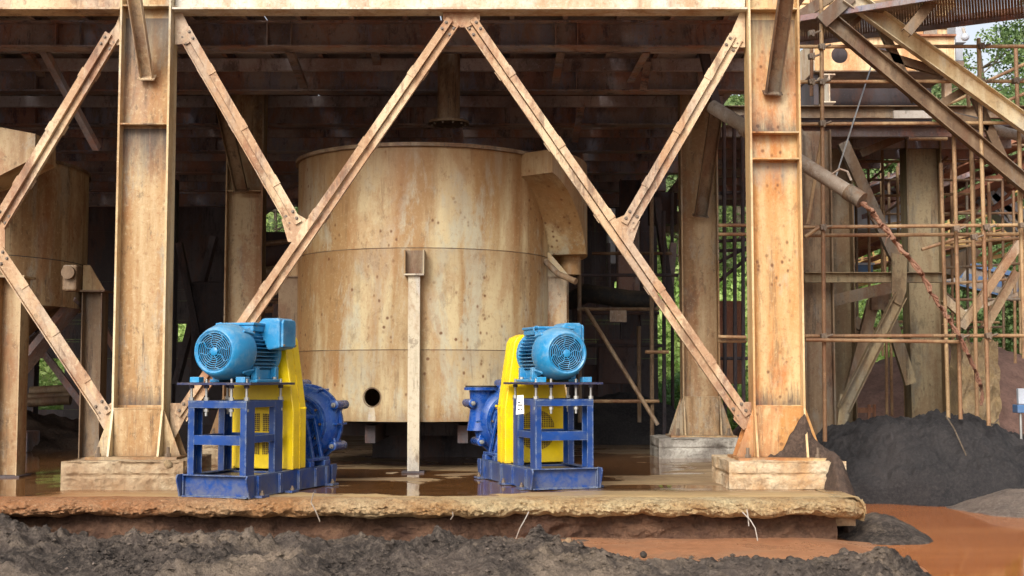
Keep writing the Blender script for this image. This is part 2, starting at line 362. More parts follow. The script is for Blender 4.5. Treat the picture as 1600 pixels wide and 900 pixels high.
M['bush'] = leafmat('hillside_leaves', srgb(136,170,84), srgb(190,206,128))
M['bushdark'] = leafmat('shrub_leaves_dark', srgb(84,122,64), srgb(122,156,86))
M['bark'] = earth('bark', srgb(92,80,66), srgb(120,106,90), srgb(64,54,44), 4, .6, .9)
M['hill'] = earth('grassy_slope', srgb(92,112,56), srgb(118,132,74), srgb(110,98,64), .8, .6, .95)

# ================================================================ SETTING: ground, slab, mud, heaps
def lay(name, mb, mat, kind='structure', smooth=None): return tag(build(name, mb, mat, None, smooth), kind=kind)
def relief(name, x0, x1, y0, y1, nx, ny, hf, mat, smooth=40):
    mb = MB().grid(nx, ny, lambda i, j: Vector((x0+(x1-x0)*i, y0+(y1-y0)*j, hf(x0+(x1-x0)*i, y0+(y1-y0)*j))))
    return lay(name, mb, mat, 'structure', smooth)
def sm(a, b, x):
    t = max(0, min(1, (x-a)/(b-a))); return t*t*(3-2*t)

g = MB().grid(41, 41, lambda i, j: Vector((-300+600*i, -100+600*j, -.6)))
lay('yard_ground', g, M['dirt'])
mud_bed = -.43
def mud_h(x, y):
    n = nz(x, y, 0, .9, 5); n2 = nz(x, y, 3, 3.2, 5); n3 = nz(x, y, 9, 9, 4); n4 = abs(nz(x, y, 14, 5, 4))
    right = sm(.2, 1.4, x)
    yc = 12.05+.12*math.sin(x*1.3)-.85*right              # the windrow's crest
    amp = .19-.03*sm(-2.0, 0, x)-.10*right
    ridge = amp*math.exp(-((y-yc)/(.40 if y > yc else 1.4))**2)*(1+.45*n)
    left = .26*math.exp(-((x+5.6)/1.0)**2-((y-11.6)/1.1)**2)
    rough = min(1, .45+ridge*4)
    n5 = nz(x, y, 21, 2.1, 3)
    clods = (.06*n2+.08*max(0, n2)**1.5+.075*n3*max(.25, n5+.35)-.06*n4+.05*sm(.1, .35, n5)+.01)*rough
    lump = .13*sm(.55, .75, .5+nz(x, y, 5, 1.7, 4)*.6)*sm(1.8, 2.9, x)*sm(11.5, 11.0, y)
    flat = sm(11.55, 11.9, y+.25*n2+.2*n)*right
    h = mud_bed+ridge*(1-flat)+left+clods*(1-.93*flat)+lump
    edge = sm(2.85, 3.5, x-.35*(11.9-y)-.25*n)           # falls away into the pond on the right
    return h*(1-edge)+(-.62)*edge
relief('mud_bank', -9, 6, 8.6, 13.5, 760, 300, mud_h, M['mud'], 60)
# loose crumbs of mud lying all over the bank: too many to count
cm = MB(); rc = random.Random(3)
octa = [V(1,0,0),V(0,1,0),V(-1,0,0),V(0,-1,0),V(0,0,1),V(.7,.7,.3),V(-.7,.6,.35),V(-.6,-.7,.3),V(.65,-.7,.35)]
of = [(0,5,4),(5,1,4),(1,6,4),(6,2,4),(2,7,4),(7,3,4),(3,8,4),(8,0,4)]
k = 0
while k < 8200:
    x, y = rc.uniform(-6, 3.6), rc.uniform(9.6, 12.5)
    if nz(x, y, 31, .8, 3) < rc.uniform(-.45, .35) or (x > .6 and y > 11.7): continue
    s = .009+.026*rc.random()**3+.035*(rc.random() > .98)*rc.random(); a_ = rc.random()*6.28; ca, sa = math.cos(a_), math.sin(a_); z = mud_h(x, y)
    cm.add([V(x+(q.x*ca-q.y*sa)*s*rc.uniform(.7,1.3), y+(q.x*sa+q.y*ca)*s*rc.uniform(.7,1.3), z-.004+q.z*s*rc.uniform(.6,1.1)) for q in octa], of); k += 1
tag(build('mud_crumbs', cm, M['mud'], None, 30), kind='stuff')
cm = MB(); k = 0
while k < 700:
    x, y = rc.uniform(-6, 3.4), rc.uniform(9.6, 12.5)
    if nz(x, y, 51, .6, 3) < rc.uniform(-.1, .4) or (x > .6 and y > 11.7): continue
    s = .007+.02*rc.random()**3; z = mud_h(x, y)
    cm.add([V(x+q.x*s*rc.uniform(.7,1.3), y+q.y*s*rc.uniform(.7,1.3), z-.003+q.z*s*rc.uniform(.5,1)) for q in octa], of); k += 1
tag(build('dry_crumbs', cm, M['grey_gravel'], None, 30), kind='stuff')
ww = MB().grid(120, 24, lambda i, j: Vector((-.6+4.3*i, 11.3+2.1*j, mud_bed+.026+.012*nz(i*9, j*4, 2)-.05*sm(.85,1,i)-.05*sm(.15,0,i)-.05*sm(.2,0,j))))
lay('wet_mud_channel', ww, M['wetmud'], smooth=60)
pw = MB().add([V(2.4,7.5,-.475), V(16,7.5,-.475), V(16,19,-.475), V(2.4,19,-.475)], [(0,1,2,3)])
lay('muddy_pond', pw, M['pond'])

# slab: a top sheet, its body, the crusted broken edge and the washed-out earth below it
SX0, SX1, SY0 = -16.0, 3.62, 13.2
def nose(x): return 13.12+.10*nz(x, 0, 0, .8, 4)+.035*nz(x, 0, 7, 5, 3)
lay('concrete_slab', MB().box(SX0, SX1-.02, SY0+.35, 36, -.3, -.004), M['concrete'])
st_ = MB().grid(160, 60, lambda i, j: Vector((SX0+(SX1-SX0)*i, SY0+.3+(36-SY0-.3)*j**1.7, .006*nz(i*40, j*30, 1))))
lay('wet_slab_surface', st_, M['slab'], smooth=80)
def lip(i, j):
    x = SX0+(SX1+.06-SX0)*i
    a = j*math.pi                                      # top -> nose -> underside
    th = .165+.05*nz(x, 0, 3, .9, 4)+.03*nz(x, 0, 5, 4, 3)
    yn = nose(x)
    dep = .42
    y = yn+dep-dep*math.sin(min(a, math.pi/2))**.55 if a < math.pi/2 else yn+.3*(1-math.sin(a))
    z = .0 if a < .02 else -th/2*(1-math.cos(a))
    k = math.sin(min(a*1.2, math.pi))**.7
    y += k*(.035*nz(x, j, 1, 7, 5)+.03*nz(x, j*2, 2, 19, 3)); z += k*(.025*nz(x, j*2, 4, 6, 4)+.022*nz(x, j*3, 6, 20, 3))
    rd = sm(SX1-.35, SX1+.06, x); y += rd*.3*rd; z -= .02*rd
    return Vector((x, y, z+.004-.012*j))
lay('broken_slab_edge', MB().grid(1500, 30, lip), M['edge'], smooth=70)
def endlip(i, j):                                      # the short right-hand end of the slab, running back
    y = 13.4+7*i; a = j*math.pi; th = .22+.05*nz(y, 0, 2, 1.2)
    x = SX1+.02+.05*nz(y, 0, 6, 2)-.25+.25*math.sin(min(a, math.pi/2))**.6+.02*nz(y, j*2, 3, 9)
    return Vector((x, y, -th/2*(1-math.cos(a))+.002+.012*nz(y, j*2, 5, 9)))
lay('broken_slab_end', MB().grid(160, 14, endlip), M['edge'], smooth=70)
def under(i, j):
    x = SX0+(SX1-.25-SX0)*i
    return Vector((x, 13.42+.12*nz(x, j*.6, 1, 1.3, 6)+.06*nz(x, j*.8, 2, 6, 4)-.16*(1-j)**2, -.55+.42*j))
lay('washed_out_earth', MB().grid(900, 26, under), M['undercut'], smooth=60)
lay('washed_out_end', MB().box(SX1-.6, SX1-.3, 13.5, 22, -.55, -.12), M['undercut'])

def heap(name, label, cx, cy, rx, ry, h, z0, mat, seed, nx=110, ny=70, rough=.08, flat=1.0, pw=1.6):
    def f(i, j):
        u, v = 2*i-1, 2*j-1; x, y = cx+u*rx, cy+v*ry
        r = math.sqrt(u*u+v*v)*(1+.16*nz(x, y, seed, .7, 3)); k = max(0, 1-r**pw)**flat*sm(0, .16, 1-max(abs(u), abs(v)))
        z = z0-.12+(h+.12)*k+k**.3*(rough*nz(x, y, seed+2, 1.3, 5)+rough*.35*nz(x, y, seed+5, 6, 3)+rough*.3*abs(nz(x, y, seed+8, 3, 5)))
        return Vector((x, y, z))
    return solo(name, MB().grid(nx, ny, f), mat, label, 'heap', smooth=60)
GZ = -.6
heap('ore_heap', 'big black ore heap beyond the right end of the slab', 6.4, 19.5, 2.4, 2.4, 1.14, GZ, M['ore'], 3, 340, 240, .2, .45, 2.6)
heap('ore_heap', 'low brown-black spoil bank behind the black heap under the scaffold', 9.4, 20.4, 3.6, 2.6, 1.12, GZ, M['orebrown'], 8, 120, 80, .14, .7)
heap('gravel_heap', 'grey gravel heap at the far edge of the orange pond', 9.2, 16.9, 4.3, 2.0, .62, GZ, M['grey_gravel'], 5, 200, 110, .04, .8)
heap('gravel_heap', 'wide dull red gravel heap behind the scaffold', 11.0, 31.5, 6.5, 4, 2.75, GZ, M['red_gravel'], 12, 110, 80, .1, .9, 1.3)
heap('gravel_heap', 'pale red gravel heap at the right edge before the green bushes', 14.6, 33, 2.6, 2.6, 2.9, GZ, M['red_gravel'], 15, 70, 60, .08, .9, 1.5)
heap('mud_heap', 'dark mud heap in the front left corner before the slab', -5.35, 12.55, .85, .7, .48, mud_bed, M['ore'], 21, 80, 60, .05, .7)
def spill(i, j):
    x, y = 2.75+1.4*i, 13.75+2.1*j
    kx = [(2.75,.26),(2.95,.34),(3.1,.42),(3.25,.66),(3.37,.84),(3.45,.62),(3.58,.46),(3.70,.38),(3.79,.12),(3.9,-.2),(4.05,-.7),(4.6,-1.2)]
    q = next(k for k in range(len(kx)-1) if kx[k][0] <= x <= kx[k+1][0] or k == len(kx)-2)
    f = (x-kx[q][0])/(kx[q+1][0]-kx[q][0]); z = kx[q][1]*(1-f)+kx[q+1][1]*f
    fr = max(0, 14.78-y)*(2.2-1.3*sm(3.4, 3.8, x)); z -= fr*(1+2.2*(1-sm(3.42, 3.52, x)))*(.4+.8*max(0, z))*(1-.8*sm(3.5, 3.62, x)) + max(0, y-15.0)*.5 + max(0, 14.47-y)*1.1*sm(3.4,3.6,x)
    return V(x, y, z+.05*nz(x, y, 3, 3, 5)+.03*nz(x, y, 7, 11, 4))
solo('mud_heap', MB().grid(130, 150, spill), M['orebrown'], 'brown mud spilled over the right column foot and the end of its plinth', 'heap', smooth=60)
heap('mud_heap', 'dark rubble heap under the deck right of the tank', 2.0, 25.2, 2.0, 1.4, .95, 0, M['ore'], 29, 70, 50, .12, .7)
heap('mud_heap', 'grey rubble heap on the floor beneath the left tank', -9.4, 23.4, 2.6, 1.8, .7, 0, M['orebrown'], 33, 70, 50, .16, .8)

heap('mud_heap', 'low grey mud ramp at the corner of the slab beside the pond', 4.0, 14.2, .75, 1.3, .34, GZ, M['mud'], 44, 70, 80, .05, .8)
# plinths
def plinth(x0, x1, y0, y1, h, mat, label, seed, chip=.03):
    def f():
        mb = MB(); nx, ny, nz_ = 60, 50, 18
        def w(p, n):
            q = chip*(nz(p.x*2.4, p.y*2.4, p.z*4+seed, 1.2, 7)-.35*max(0, nz(p.x*7, p.y*7, p.z*7+seed, 1, 4)))
            e = min(abs(p.x-x0), abs(p.x-x1))+min(abs(p.y-y0), abs(p.y-y1)); k = chip*1.1 if p.z > h-.02 and e < .9 else 0
            led = -.02 if .42*h < p.z < .55*h else 0
            return p+n*(q+led)-Vector((0,0,max(0, q*.6) if p.z > h*.9 else 0))
        for ax in range(4):
            def s(i, j, ax=ax):
                z = h*j
                p = [V(x0+(x1-x0)*i,y0,z), V(x1,y0+(y1-y0)*i,z), V(x1-(x1-x0)*i,y1,z), V(x0,y1-(y1-y0)*i,z)][ax]
                n = [V(0,-1,0),V(1,0,0),V(0,1,0),V(-1,0,0)][ax]
                c = min(i, 1-i)
                return w(p, n*sm(0, .06, c))
            mb.grid(nx, nz_, s)
        def tp(i, j):
            p = V(x0+(x1-x0)*i, y0+(y1-y0)*j, h); c = min(i, 1-i, j, 1-j)
            return p+V(0,0,.012*nz(p.x*3, p.y*3, seed)-.012*(1-sm(0, .05, c)))
        mb.grid(nx, ny, tp); return mb
    return solo('concrete_plinth', f(), mat, label, 'plinth', 'concrete plinths under the columns', smooth=45)
plinth(-5.02, -3.66, 14.35, 15.7, .32, M['concrete'], 'cracked tan concrete plinth under the front left column', 1, .06)
plinth(2.44, 3.76, 14.5, 15.75, .31, M['concrete_pale'], 'pale chipped concrete plinth under the front right column', 5)
plinth(2.27, 3.62, 19.9, 21.2, .31, M['concrete_patch'], 'grey white patched plinth under the rear right column', 9)
plinth(-5.0, -3.7, 19.9, 21.2, .31, M['concrete'], 'dim concrete plinth under the rear left column', 13)

# ================================================================ steel frame
def hparts(th, p0, p1, h, b, hax, mat, tw=.014, tf=.024, fmat=None):
    """H section: web across hax (depth h), flanges of width b"""
    p0, p1 = Vector(p0), Vector(p1); d = (p1-p0).normalized(); hax = Vector(hax).normalized(); bx = d.cross(hax)
    L = (p1-p0).length; c = (p0+p1)/2
    build('web', MB().obox(c, d, hax, bx, L, h-2*tf, tw), mat, th)
    for s in (-1, 1): build('flange', MB().obox(c+hax*s*(h-tf)/2, d, hax, bx, L, tf, b), fmat or mat, th)
def column(x, y, z0, z1, mat, label, stiff=(), basez=None, h=.6, b=.32, base=True, group='main steel columns'):
    th = thing('steel_column', label, 'column', (x, y, z0), group)
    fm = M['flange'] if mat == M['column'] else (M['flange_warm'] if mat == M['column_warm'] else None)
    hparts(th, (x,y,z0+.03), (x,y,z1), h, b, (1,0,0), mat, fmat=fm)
    for zz in stiff:
        for s in (-1, 1): build('stiffener', MB().obox((x, y+s*b/4*.96, zz), (1,0,0),(0,1,0),(0,0,1), h-.05, b*.47, .018), mat, th)
    if base:
        bz = basez or z0+.62
        build('base_plate', MB().box(x-.52, x+.52, y-.38, y+.38, z0-.002, z0+.028), mat, th)
        for s in (-1, 1):                          # face ribs that lengthen the flanges, flaring outwards
            for q in (-1, 1):
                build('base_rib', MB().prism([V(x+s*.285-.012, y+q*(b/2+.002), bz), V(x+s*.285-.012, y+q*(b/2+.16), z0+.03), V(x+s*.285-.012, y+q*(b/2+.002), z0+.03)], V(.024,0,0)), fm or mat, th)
                build('base_gusset', MB().prism([V(x+s*.302, y+q*.13-.009, bz), V(x+s*.5, y+q*.13-.009, z0+.03), V(x+s*.302, y+q*.13-.009, z0+.03)], V(0,.018,0)), mat, th)
            for q in (-.3, .3):
                build('anchor_bolt', MB().cyl(V(x+s*.4, y+q, z0), V(x+s*.4, y+q, z0+.14), .02, 8).cyl(V(x+s*.4, y+q, z0+.03), V(x+s*.4, y+q, z0+.065), .036, 6), M['bolt'], th)
        build('base_cover', MB().box(x-.268, x+.268, y-b/2-.002, y-b/2+.016, z0+.03, bz), mat, th)
        build('cover_ledge', MB().box(x-.272, x+.272, y-b/2-.004, y-.008, bz+.002, bz+.02), mat, th)
    return th
DZ = 6.12            # underside of deck plate
LX, RX, FY, BY = -4.325, 3.09, 15.0, 20.6
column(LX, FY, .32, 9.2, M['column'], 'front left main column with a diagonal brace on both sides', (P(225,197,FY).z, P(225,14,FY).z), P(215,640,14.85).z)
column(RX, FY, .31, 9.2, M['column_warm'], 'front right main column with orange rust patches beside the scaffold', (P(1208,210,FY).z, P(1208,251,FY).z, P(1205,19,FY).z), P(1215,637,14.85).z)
column(-4.31, BY, .31, DZ, M['column_plain'], 'rear left column seen between the front left column and the round tank', (P(378,300,BY).z,))
column(3.02, BY, .31, DZ, M['column_plain'], 'rear right column on the grey white patched plinth', ())

def angle_pair(th, a, b, w=.085, lip=.05, mat=None, name='angle_bar', fy=0):
    """starred double angle from a to b in a plane y = const"""
    a, b = Vector(a), Vector(b); d = (b-a).normalized(); Y = V(0,1,0); n = d.cross(Y); n = n if n.z > 0 else -n
    L = (b-a).length; c = (a+b)/2
    def ang(s, yo):
        mb = MB(); t = .012
        mb.obox(c+n*s*(w/2+.004)+Y*yo, d, n, Y, L, w, t)
        if s > 0: mb.obox(c+n*(.010)+Y*(yo+lip/2+t/2), d, n, Y, L, t, lip)
        else: mb.obox(c-n*(w-.002)+Y*(yo-lip/2-t/2), d, n, Y, L, t, lip)
        return mb
    build(name, ang(1, -.035), mat, th); build(name, ang(-1, .02), mat, th)
    return d, n, L
def brace(label, a, b, mat, gus=(), battens=None, group='diagonal braces between the front columns', w=.085, bolts=((0,1),(1,1))):
    a, b = Vector(a), Vector(b)
    th = thing('diagonal_brace', label, 'brace', (a if a.z < b.z else b), group)
    d, n, L = angle_pair(th, a, b, w, .05, mat)
    k = battens if battens is not None else max(2, int(L/1.05)); Y = V(0,1,0)
    for i in range(k):
        p = a+d*L*(i+.75)/(k+.5)
        build('batten_plate', MB().obox(p+n*(w/2+.006)-Y*.047, d, n, Y, .12, w+.012, .010), mat, th)
        build('batten_plate', MB().obox(p-d*.05-n*(w/2+.008)+Y*.034, d, n, Y, .12, w+.014, .010), mat, th)
    for e, on in bolts:
        if not on: continue
        p0, s = (a, 1) if e == 0 else (b, -1)
        for q in (.06, .15):
            for m, yo in ((.055, -.043), (-.05, .008)):
                p = p0+d*s*q+n*m+Y*yo
                build('bolt', MB().lathe([(0,-.022),(.013,-.022),(.013,-.0),(.023,-.0),(.023,.012)], p, Y, 6), M['bolt'], th)
    return th
def gusset(label, pts, y, mat, group='gusset plates', t=.016):
    return solo('gusset_plate', MB().prism([V(p.x, y, p.z) for p in pts], V(0,t,0)), mat, label, 'gusset plate', group)
BYP = 15.0
def Q(x, y): return P(x, y, BYP)
Bm = M['brace']
brace('long brace from the top centre gusset down to the front left column foot', Q(708,34), Q(283,652), Bm, battens=5)
brace('long brace from the top centre gusset down to the front right column foot', Q(734,34), Q(1163,652), Bm, battens=5)
brace('short brace from the top of the front left column to the left long brace', Q(287,48), Q(462,352), Bm, battens=3)
brace('short brace from the top of the front right column to the right long brace', Q(1150,58), Q(980,352), Bm, battens=3)
brace('brace rising from the left picture edge to the top of the left column', Q(176,56), Q(-2,352), Bm, battens=3)
brace('brace falling from the left picture edge to the foot of the left column', Q(-4,392), Q(166,648), Bm, battens=3)
yg = BYP-.008
gusset('pale gusset plate at the top centre where two long braces meet', [Q(692,11), Q(750,11), Q(750,32), Q(730,43), Q(712,43), Q(692,31)], yg, M['brace'])
gusset('gusset plate at the top right side of the front left column', [Q(273,8), Q(281,12), Q(304,60), Q(294,68), Q(273,70)], yg, M['brace'])
gusset('gusset plate at the top left side of the front right column', [Q(1164,8), Q(1156,20), Q(1136,66), Q(1146,74), Q(1164,74)], yg, M['brace'])
gusset('gusset plate at the top left side of the front left column', [Q(187,24), Q(181,40), Q(164,62), Q(176,72), Q(187,70)], yg, M['brace'])
gusset('gusset plate joining the short left brace to the left long brace', [Q(440,343), Q(462,333), Q(485,346), Q(462,378), Q(450,378)], yg, M['brace'])
gusset('gusset plate joining the short right brace to the right long brace', [Q(960,343), Q(983,333), Q(1000,346), Q(988,382), Q(976,378)], yg, M['brace'])
gusset('gusset plate on the right side of the left column foot', [Q(266,630), Q(285,630), Q(296,640), Q(275,682), Q(268,690)], yg, M['brace'])
gusset('gusset plate on the left side of the right column foot', [Q(1150,632), Q(1166,628), Q(1174,628), Q(1174,660), Q(1162,672), Q(1146,655)], yg, M['brace'])
gusset('gusset plate on the left side of the left column foot', [Q(176,628), Q(158,640), Q(152,652), Q(165,676), Q(176,676)], yg, M['brace'])
gusset('gusset plate where two braces meet at the left picture edge', [Q(-22,350), Q(-5,338), Q(8,352), Q(8,396), Q(-8,400), Q(-22,392)], yg, M['brace'])

def bracket(label, p0, p1, w, mat, cat='knee brace', group='knee braces on the columns'):
    """channel shaped strut with an end cleat"""
    p0, p1 = Vector(p0), Vector(p1); d = (p1-p0).normalized(); X = V(1,0,0); s = (X-d*X.dot(d)).normalized(); f = d.cross(s)
    if f.y > 0: f = -f
    th = thing('knee_brace', label, cat, p0, group); L = (p1-p0).length; c = (p0+p1)/2
    build('channel_web', MB().obox(c, d, s, f, L, w, .012), mat, th)
    for q in (-1, 1): build('channel_flange', MB().obox(c+s*q*(w/2-.005)+f*.045, d, s, f, L, .011, .078), mat, th)
    build('end_cleat', MB().obox(p0+d*.02+f*.03, d, s, f, .014, w+.05, .13), mat, th)
    return th
bracket('knee brace leaning out from the upper web of the front left column', P(231,122,14.96), P(206,-40,14.2), .15, M['brace'])
bracket('knee brace leaning out from the upper web of the front right column', P(1206,146,14.96), P(1232,-40,14.2), .17, M['back'])
bracket('brown knee brace on the rear left column under the deck', P(378,298,20.4), P(345,150,19.5), .2, M['back'])
bracket('brown knee brace on the rear right column under the deck', P(1094,338,20.4), P(1120,165,19.6), .2, M['back'])

# front edge beam and floor beams
ZB = P(500,14,14.85).z
def beam(y, label, z0, z1, x0, x1, mat, b=.3, stiff=(), name='floor_beam', group='floor beams under the deck'):
    th = thing(name, label, 'beam', ((x0+x1)/2, y, z0), group)
    hparts(th, (x0,y,(z0+z1)/2), (x1,y,(z0+z1)/2), z1-z0, b, (0,0,1), mat, .012, .022)
    for x in stiff: build('stiffener', MB().box(x-.007, x+.007, y-b/2+.01, y-.007, z0+.024, z1-.024), mat, th)
    return th
xl, xr = LX+.31, RX-.31
beam(15.0, 'pale edge beam along the top between the front columns', ZB, DZ, xl, xr, M['cream'], .3)
beam(15.0, 'edge beam left of the front left column along the top', ZB, DZ, -20, LX-.31, M['brace'], .3)
ys = [16.7, 19.3, 21.9, 24.5, 27.1, 29.7, 32.3]
names = ['rusty floor beam nearest behind the top edge beam', 'second floor beam from the front above the round tank front', 'third floor beam back above the round tank middle',
         'fourth floor beam back in the dark behind the tank', 'fifth floor beam back in the dark', 'sixth floor beam back in the dark', 'last floor beam in the dark at the backdrop wall']
for i, y in enumerate(ys):
    st = [LX+.5+.0*k for k in ()]
    if i == 0: st = [P(q, 45, y).x for q in (92,130,420,457,868,902,1200)]
    elif i < 4: st = [P(q, 120, y).x for q in (60,340,640,850,900,1090)]
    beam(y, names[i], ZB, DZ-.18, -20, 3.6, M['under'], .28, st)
deck = thing('floor_deck', 'dark plate deck on closely set joists roofing the lower bay', 'deck', (-8, 24, DZ))
for k in range(10):
    for q in range(4):
        x0 = -20+k*2.38; y0 = 14.82+q*4.8
        if x0+2.36 < 3.95: build('deck_plate', MB().box(x0, x0+2.365, y0, y0+4.785, DZ+.0005+.001*((k+q) % 2), DZ+.012), M['deckplate'], deck)
for k in range(34):
    x = -19.6+k*.7
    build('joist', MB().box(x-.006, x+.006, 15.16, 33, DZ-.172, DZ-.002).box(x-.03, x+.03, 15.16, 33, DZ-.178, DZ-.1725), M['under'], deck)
for i, (y, z) in enumerate([(17.6,5.78),(18.5,5.74),(20.2,5.78),(21.0,5.74),(22.9,5.74),(23.7,5.74),(25.4,5.74),(26.2,5.72),(28,5.72),(29,5.72),(30.8,5.7)]):
    lb = ['purlin channel just behind the first floor beam', 'purlin channel before the second floor beam', 'purlin just behind the second floor beam', 'purlin before the third floor beam',
          'purlin just behind the third floor beam', 'purlin before the fourth floor beam', 'purlin just behind the fourth floor beam', 'purlin before the fifth floor beam', 'purlin behind the fifth floor beam', 'purlin before the sixth floor beam', 'purlin behind the sixth floor beam'][i]
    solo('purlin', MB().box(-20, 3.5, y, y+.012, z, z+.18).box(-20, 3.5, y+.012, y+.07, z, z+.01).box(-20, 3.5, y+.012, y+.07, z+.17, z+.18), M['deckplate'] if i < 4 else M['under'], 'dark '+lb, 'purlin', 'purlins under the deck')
for i, (px, py, D, px2, py2, D2) in enumerate([(150,235,18.0,66,80,17.0),(475,138,19.1,452,82,17.2),(592,110,18.9,583,75,17.4),(868,130,18.9,876,82,17.2),(985,128,18.9,1010,82,17.2),(898,222,21.6,908,168,19.6),(1005,140,19,1012,96,18),(65,120,19,40,85,17.5)]):
    lb = ['at the far left', 'left of the tank top', 'above the tank left of centre', 'right of the hanging pipe', 'near the right short brace', 'above the overflow box', 'beside the right short brace', 'left of the front left column'][i]
    solo('fly_brace', MB().bar(P(px,py,D), P(px2,py2,D2), .11, .012).bar(P(px,py,D)+V(.05,0,.03), P(px2,py2,D2)+V(.05,0,.03), .012, .08), M['under'], 'short rusty fly brace under the deck '+lb, 'brace', 'fly braces under the deck')

# hanging pipe above the tank
t = thing('hanging_pipe', 'rusty flanged pipe hanging from the deck above the tank', 'pipe', (P(701,195,18.5)))
pt, pb = P(701,80,18.5), P(701,192,18.5); pt.x = pb.x; pt.z = DZ
build('pipe', MB().cyl(pb, pt, .165, 20), M['back'], t, 40)
build('flange_ring', MB().lathe([(0,0),(.3,0),(.3,.035),(0,.035)], pb-V(0,0,.02), (0,0,1), 28), M['back'], t, 40)
for k in range(10):
    a = k*math.pi/5; q = pb+V(.24*math.cos(a), .24*math.sin(a), -.045)
    build('flange_bolt', MB().cyl(q, q+V(0,0,.08), .018, 6), M['bolt'], t)
solo('feed_pipe', MB().tube([P(712,190,19), P(716,215,19.4), P(722,250,19.8)], .09, 12), M['under'], 'thin dark pipe running into the tank below the hanging pipe', 'pipe', smooth=40)

# ================================================================ round tank
TC, TR, Z0, Z1 = V(-1.30, 19.0, 0), 1.87, .66, 4.40
tk = thing('round_tank', 'large round tan steel tank with rust spots in the middle', 'tank', (TC.x, TC.y, Z0))
tm = M['tank']
def tp(th, r, z): return V(TC.x+r*math.sin(R(th)), TC.y-r*math.cos(R(th)), z)
zs1, zs2 = 2.99, 1.62
HA = -12.0                                         # angle of the drain hole
hx = P(581,621,17.2); HA = math.degrees(math.asin((hx.x-TC.x)/TR)); HZ, HR = hx.z, .118
def shell(za, zb, hole=False):
    mb = MB(); n = 96
    if not hole:
        mb.grid(n+1, 2, lambda i, j: tp(360*i, TR, za+(zb-za)*j)); return mb
    da = math.degrees(.24/TR)
    mb.grid(n+1, 2, lambda i, j: tp(HA+da+(360-2*da)*i, TR, za+(zb-za)*j))
    m = 48; ring = [(HA+math.degrees(HR*math.sin(2*math.pi*k/m)/TR), HZ+HR*math.cos(2*math.pi*k/m)) for k in range(m)]
    def outer(k):
        a = 2*math.pi*k/m; sx, cz = math.sin(a), math.cos(a); q = 1/max(abs(sx), abs(cz)); sx *= q; cz *= q
        return (HA+da*sx, HZ+((zb-HZ)*cz if cz > 0 else (HZ-za)*cz))
    vs = [tp(a, TR, z) for a, z in ring]+[tp(*[outer(k)[0], TR, outer(k)[1]]) for k in range(m)]+[tp(a, TR-.025, z) for a, z in ring]
    fs = [(k, (k+1) % m, m+(k+1) % m, m+k) for k in range(m)]+[(k, 2*m+k, 2*m+(k+1) % m, (k+1) % m) for k in range(m)]
    mb.add(vs, fs); return mb
for za, zb, ho in ((Z0, zs2-.006, True), (zs2+.006, zs1-.006, False), (zs1+.006, Z1, False)):
    build('shell_course', shell(za, zb, ho), tm, tk, 30)
for z in (zs1, zs2): build('weld_seam', MB().lathe([(TR-.008, -.006), (TR+.004, -.003), (TR+.004, .003), (TR-.008, .006)], (TC.x,TC.y,z), (0,0,1), 96), M['back'], tk, 30)
build('rim_ring', MB().lathe([(TR-.06,-.03),(TR+.045,-.03),(TR+.045,.02),(TR-.06,.02)], (TC.x,TC.y,Z1), (0,0,1), 96), M['back'], tk, 30)
build('bottom_plate', MB().lathe([(0,.02),(TR-.03,.02)], (TC.x,TC.y,Z0), (0,0,-1), 64), M['dark'], tk, 30)
stain = MB().grid(5, 14, lambda i, j: tp(HA+(i-.5)*(2.0+1.6*j+.5*nz(j*6, i, 2)), TR+.003, HZ-HR-.004-(HZ-HR-Z0-.01)*j))
build('drip_stain', stain, M['post'], tk, 40)
build('hole_rim', MB().grid(33, 2, lambda i, j: tp(HA+math.degrees((HR+.018*j)*math.sin(6.28318*i)/TR), TR+.004, HZ+(HR+.018*j)*math.cos(6.28318*i))), M['back'], tk, 40)
# spiral overflow launder on the right shoulder
RO, A0, A1, A2 = 2.42, 50, 80, 122
ztop = P(838,236,17.6).z
def zb_(a):
    f = min(1, (a-A0)/(A1-A0)); return P(838,272,17.6).z*(1-f**1.35)+P(890,400,18.9).z*f**1.35
n = 24
la = [A0+(A2-A0)*i/n for i in range(n+1)]
build('launder_wall', MB().grid(n+1, 2, lambda i, j: tp(la[round(i*n)], RO, zb_(la[round(i*n)])*(1-j)+ztop*j)), tm, tk, 40)
build('launder_floor', MB().grid(n+1, 6, lambda i, j: tp(la[round(i*n)], TR-.01+(RO-TR+.01)*j, zb_(la[round(i*n)])-.002)), tm, tk, 40)
build('launder_end', MB().prism([tp(A0,TR-.02,zb_(A0)), tp(A0,RO,zb_(A0)), tp(A0,RO,ztop), tp(A0,TR-.02,ztop)], (tp(A0+.4,2,0)-tp(A0,2,0))), tm, tk)
build('launder_end', MB().prism([tp(A2,TR-.02,zb_(A2)), tp(A2,RO,zb_(A2)), tp(A2,RO,ztop), tp(A2,TR-.02,ztop)], (tp(A2+.4,2,0)-tp(A2,2,0))), tm, tk)
build('launder_cover', MB().grid(n+1, 2, lambda i, j: tp(la[round(i*n)], TR+(RO-TR)*j, ztop-.06)), tm, tk, 40)
q = P(891,412,19.0)
build('outlet_pipe', MB().lathe([(.14,.0),(.155,.0),(.155,.45),(.14,.45)], (q.x, q.y, P(891,430,19).z), (0,0,1), 24), tm, tk, 40)
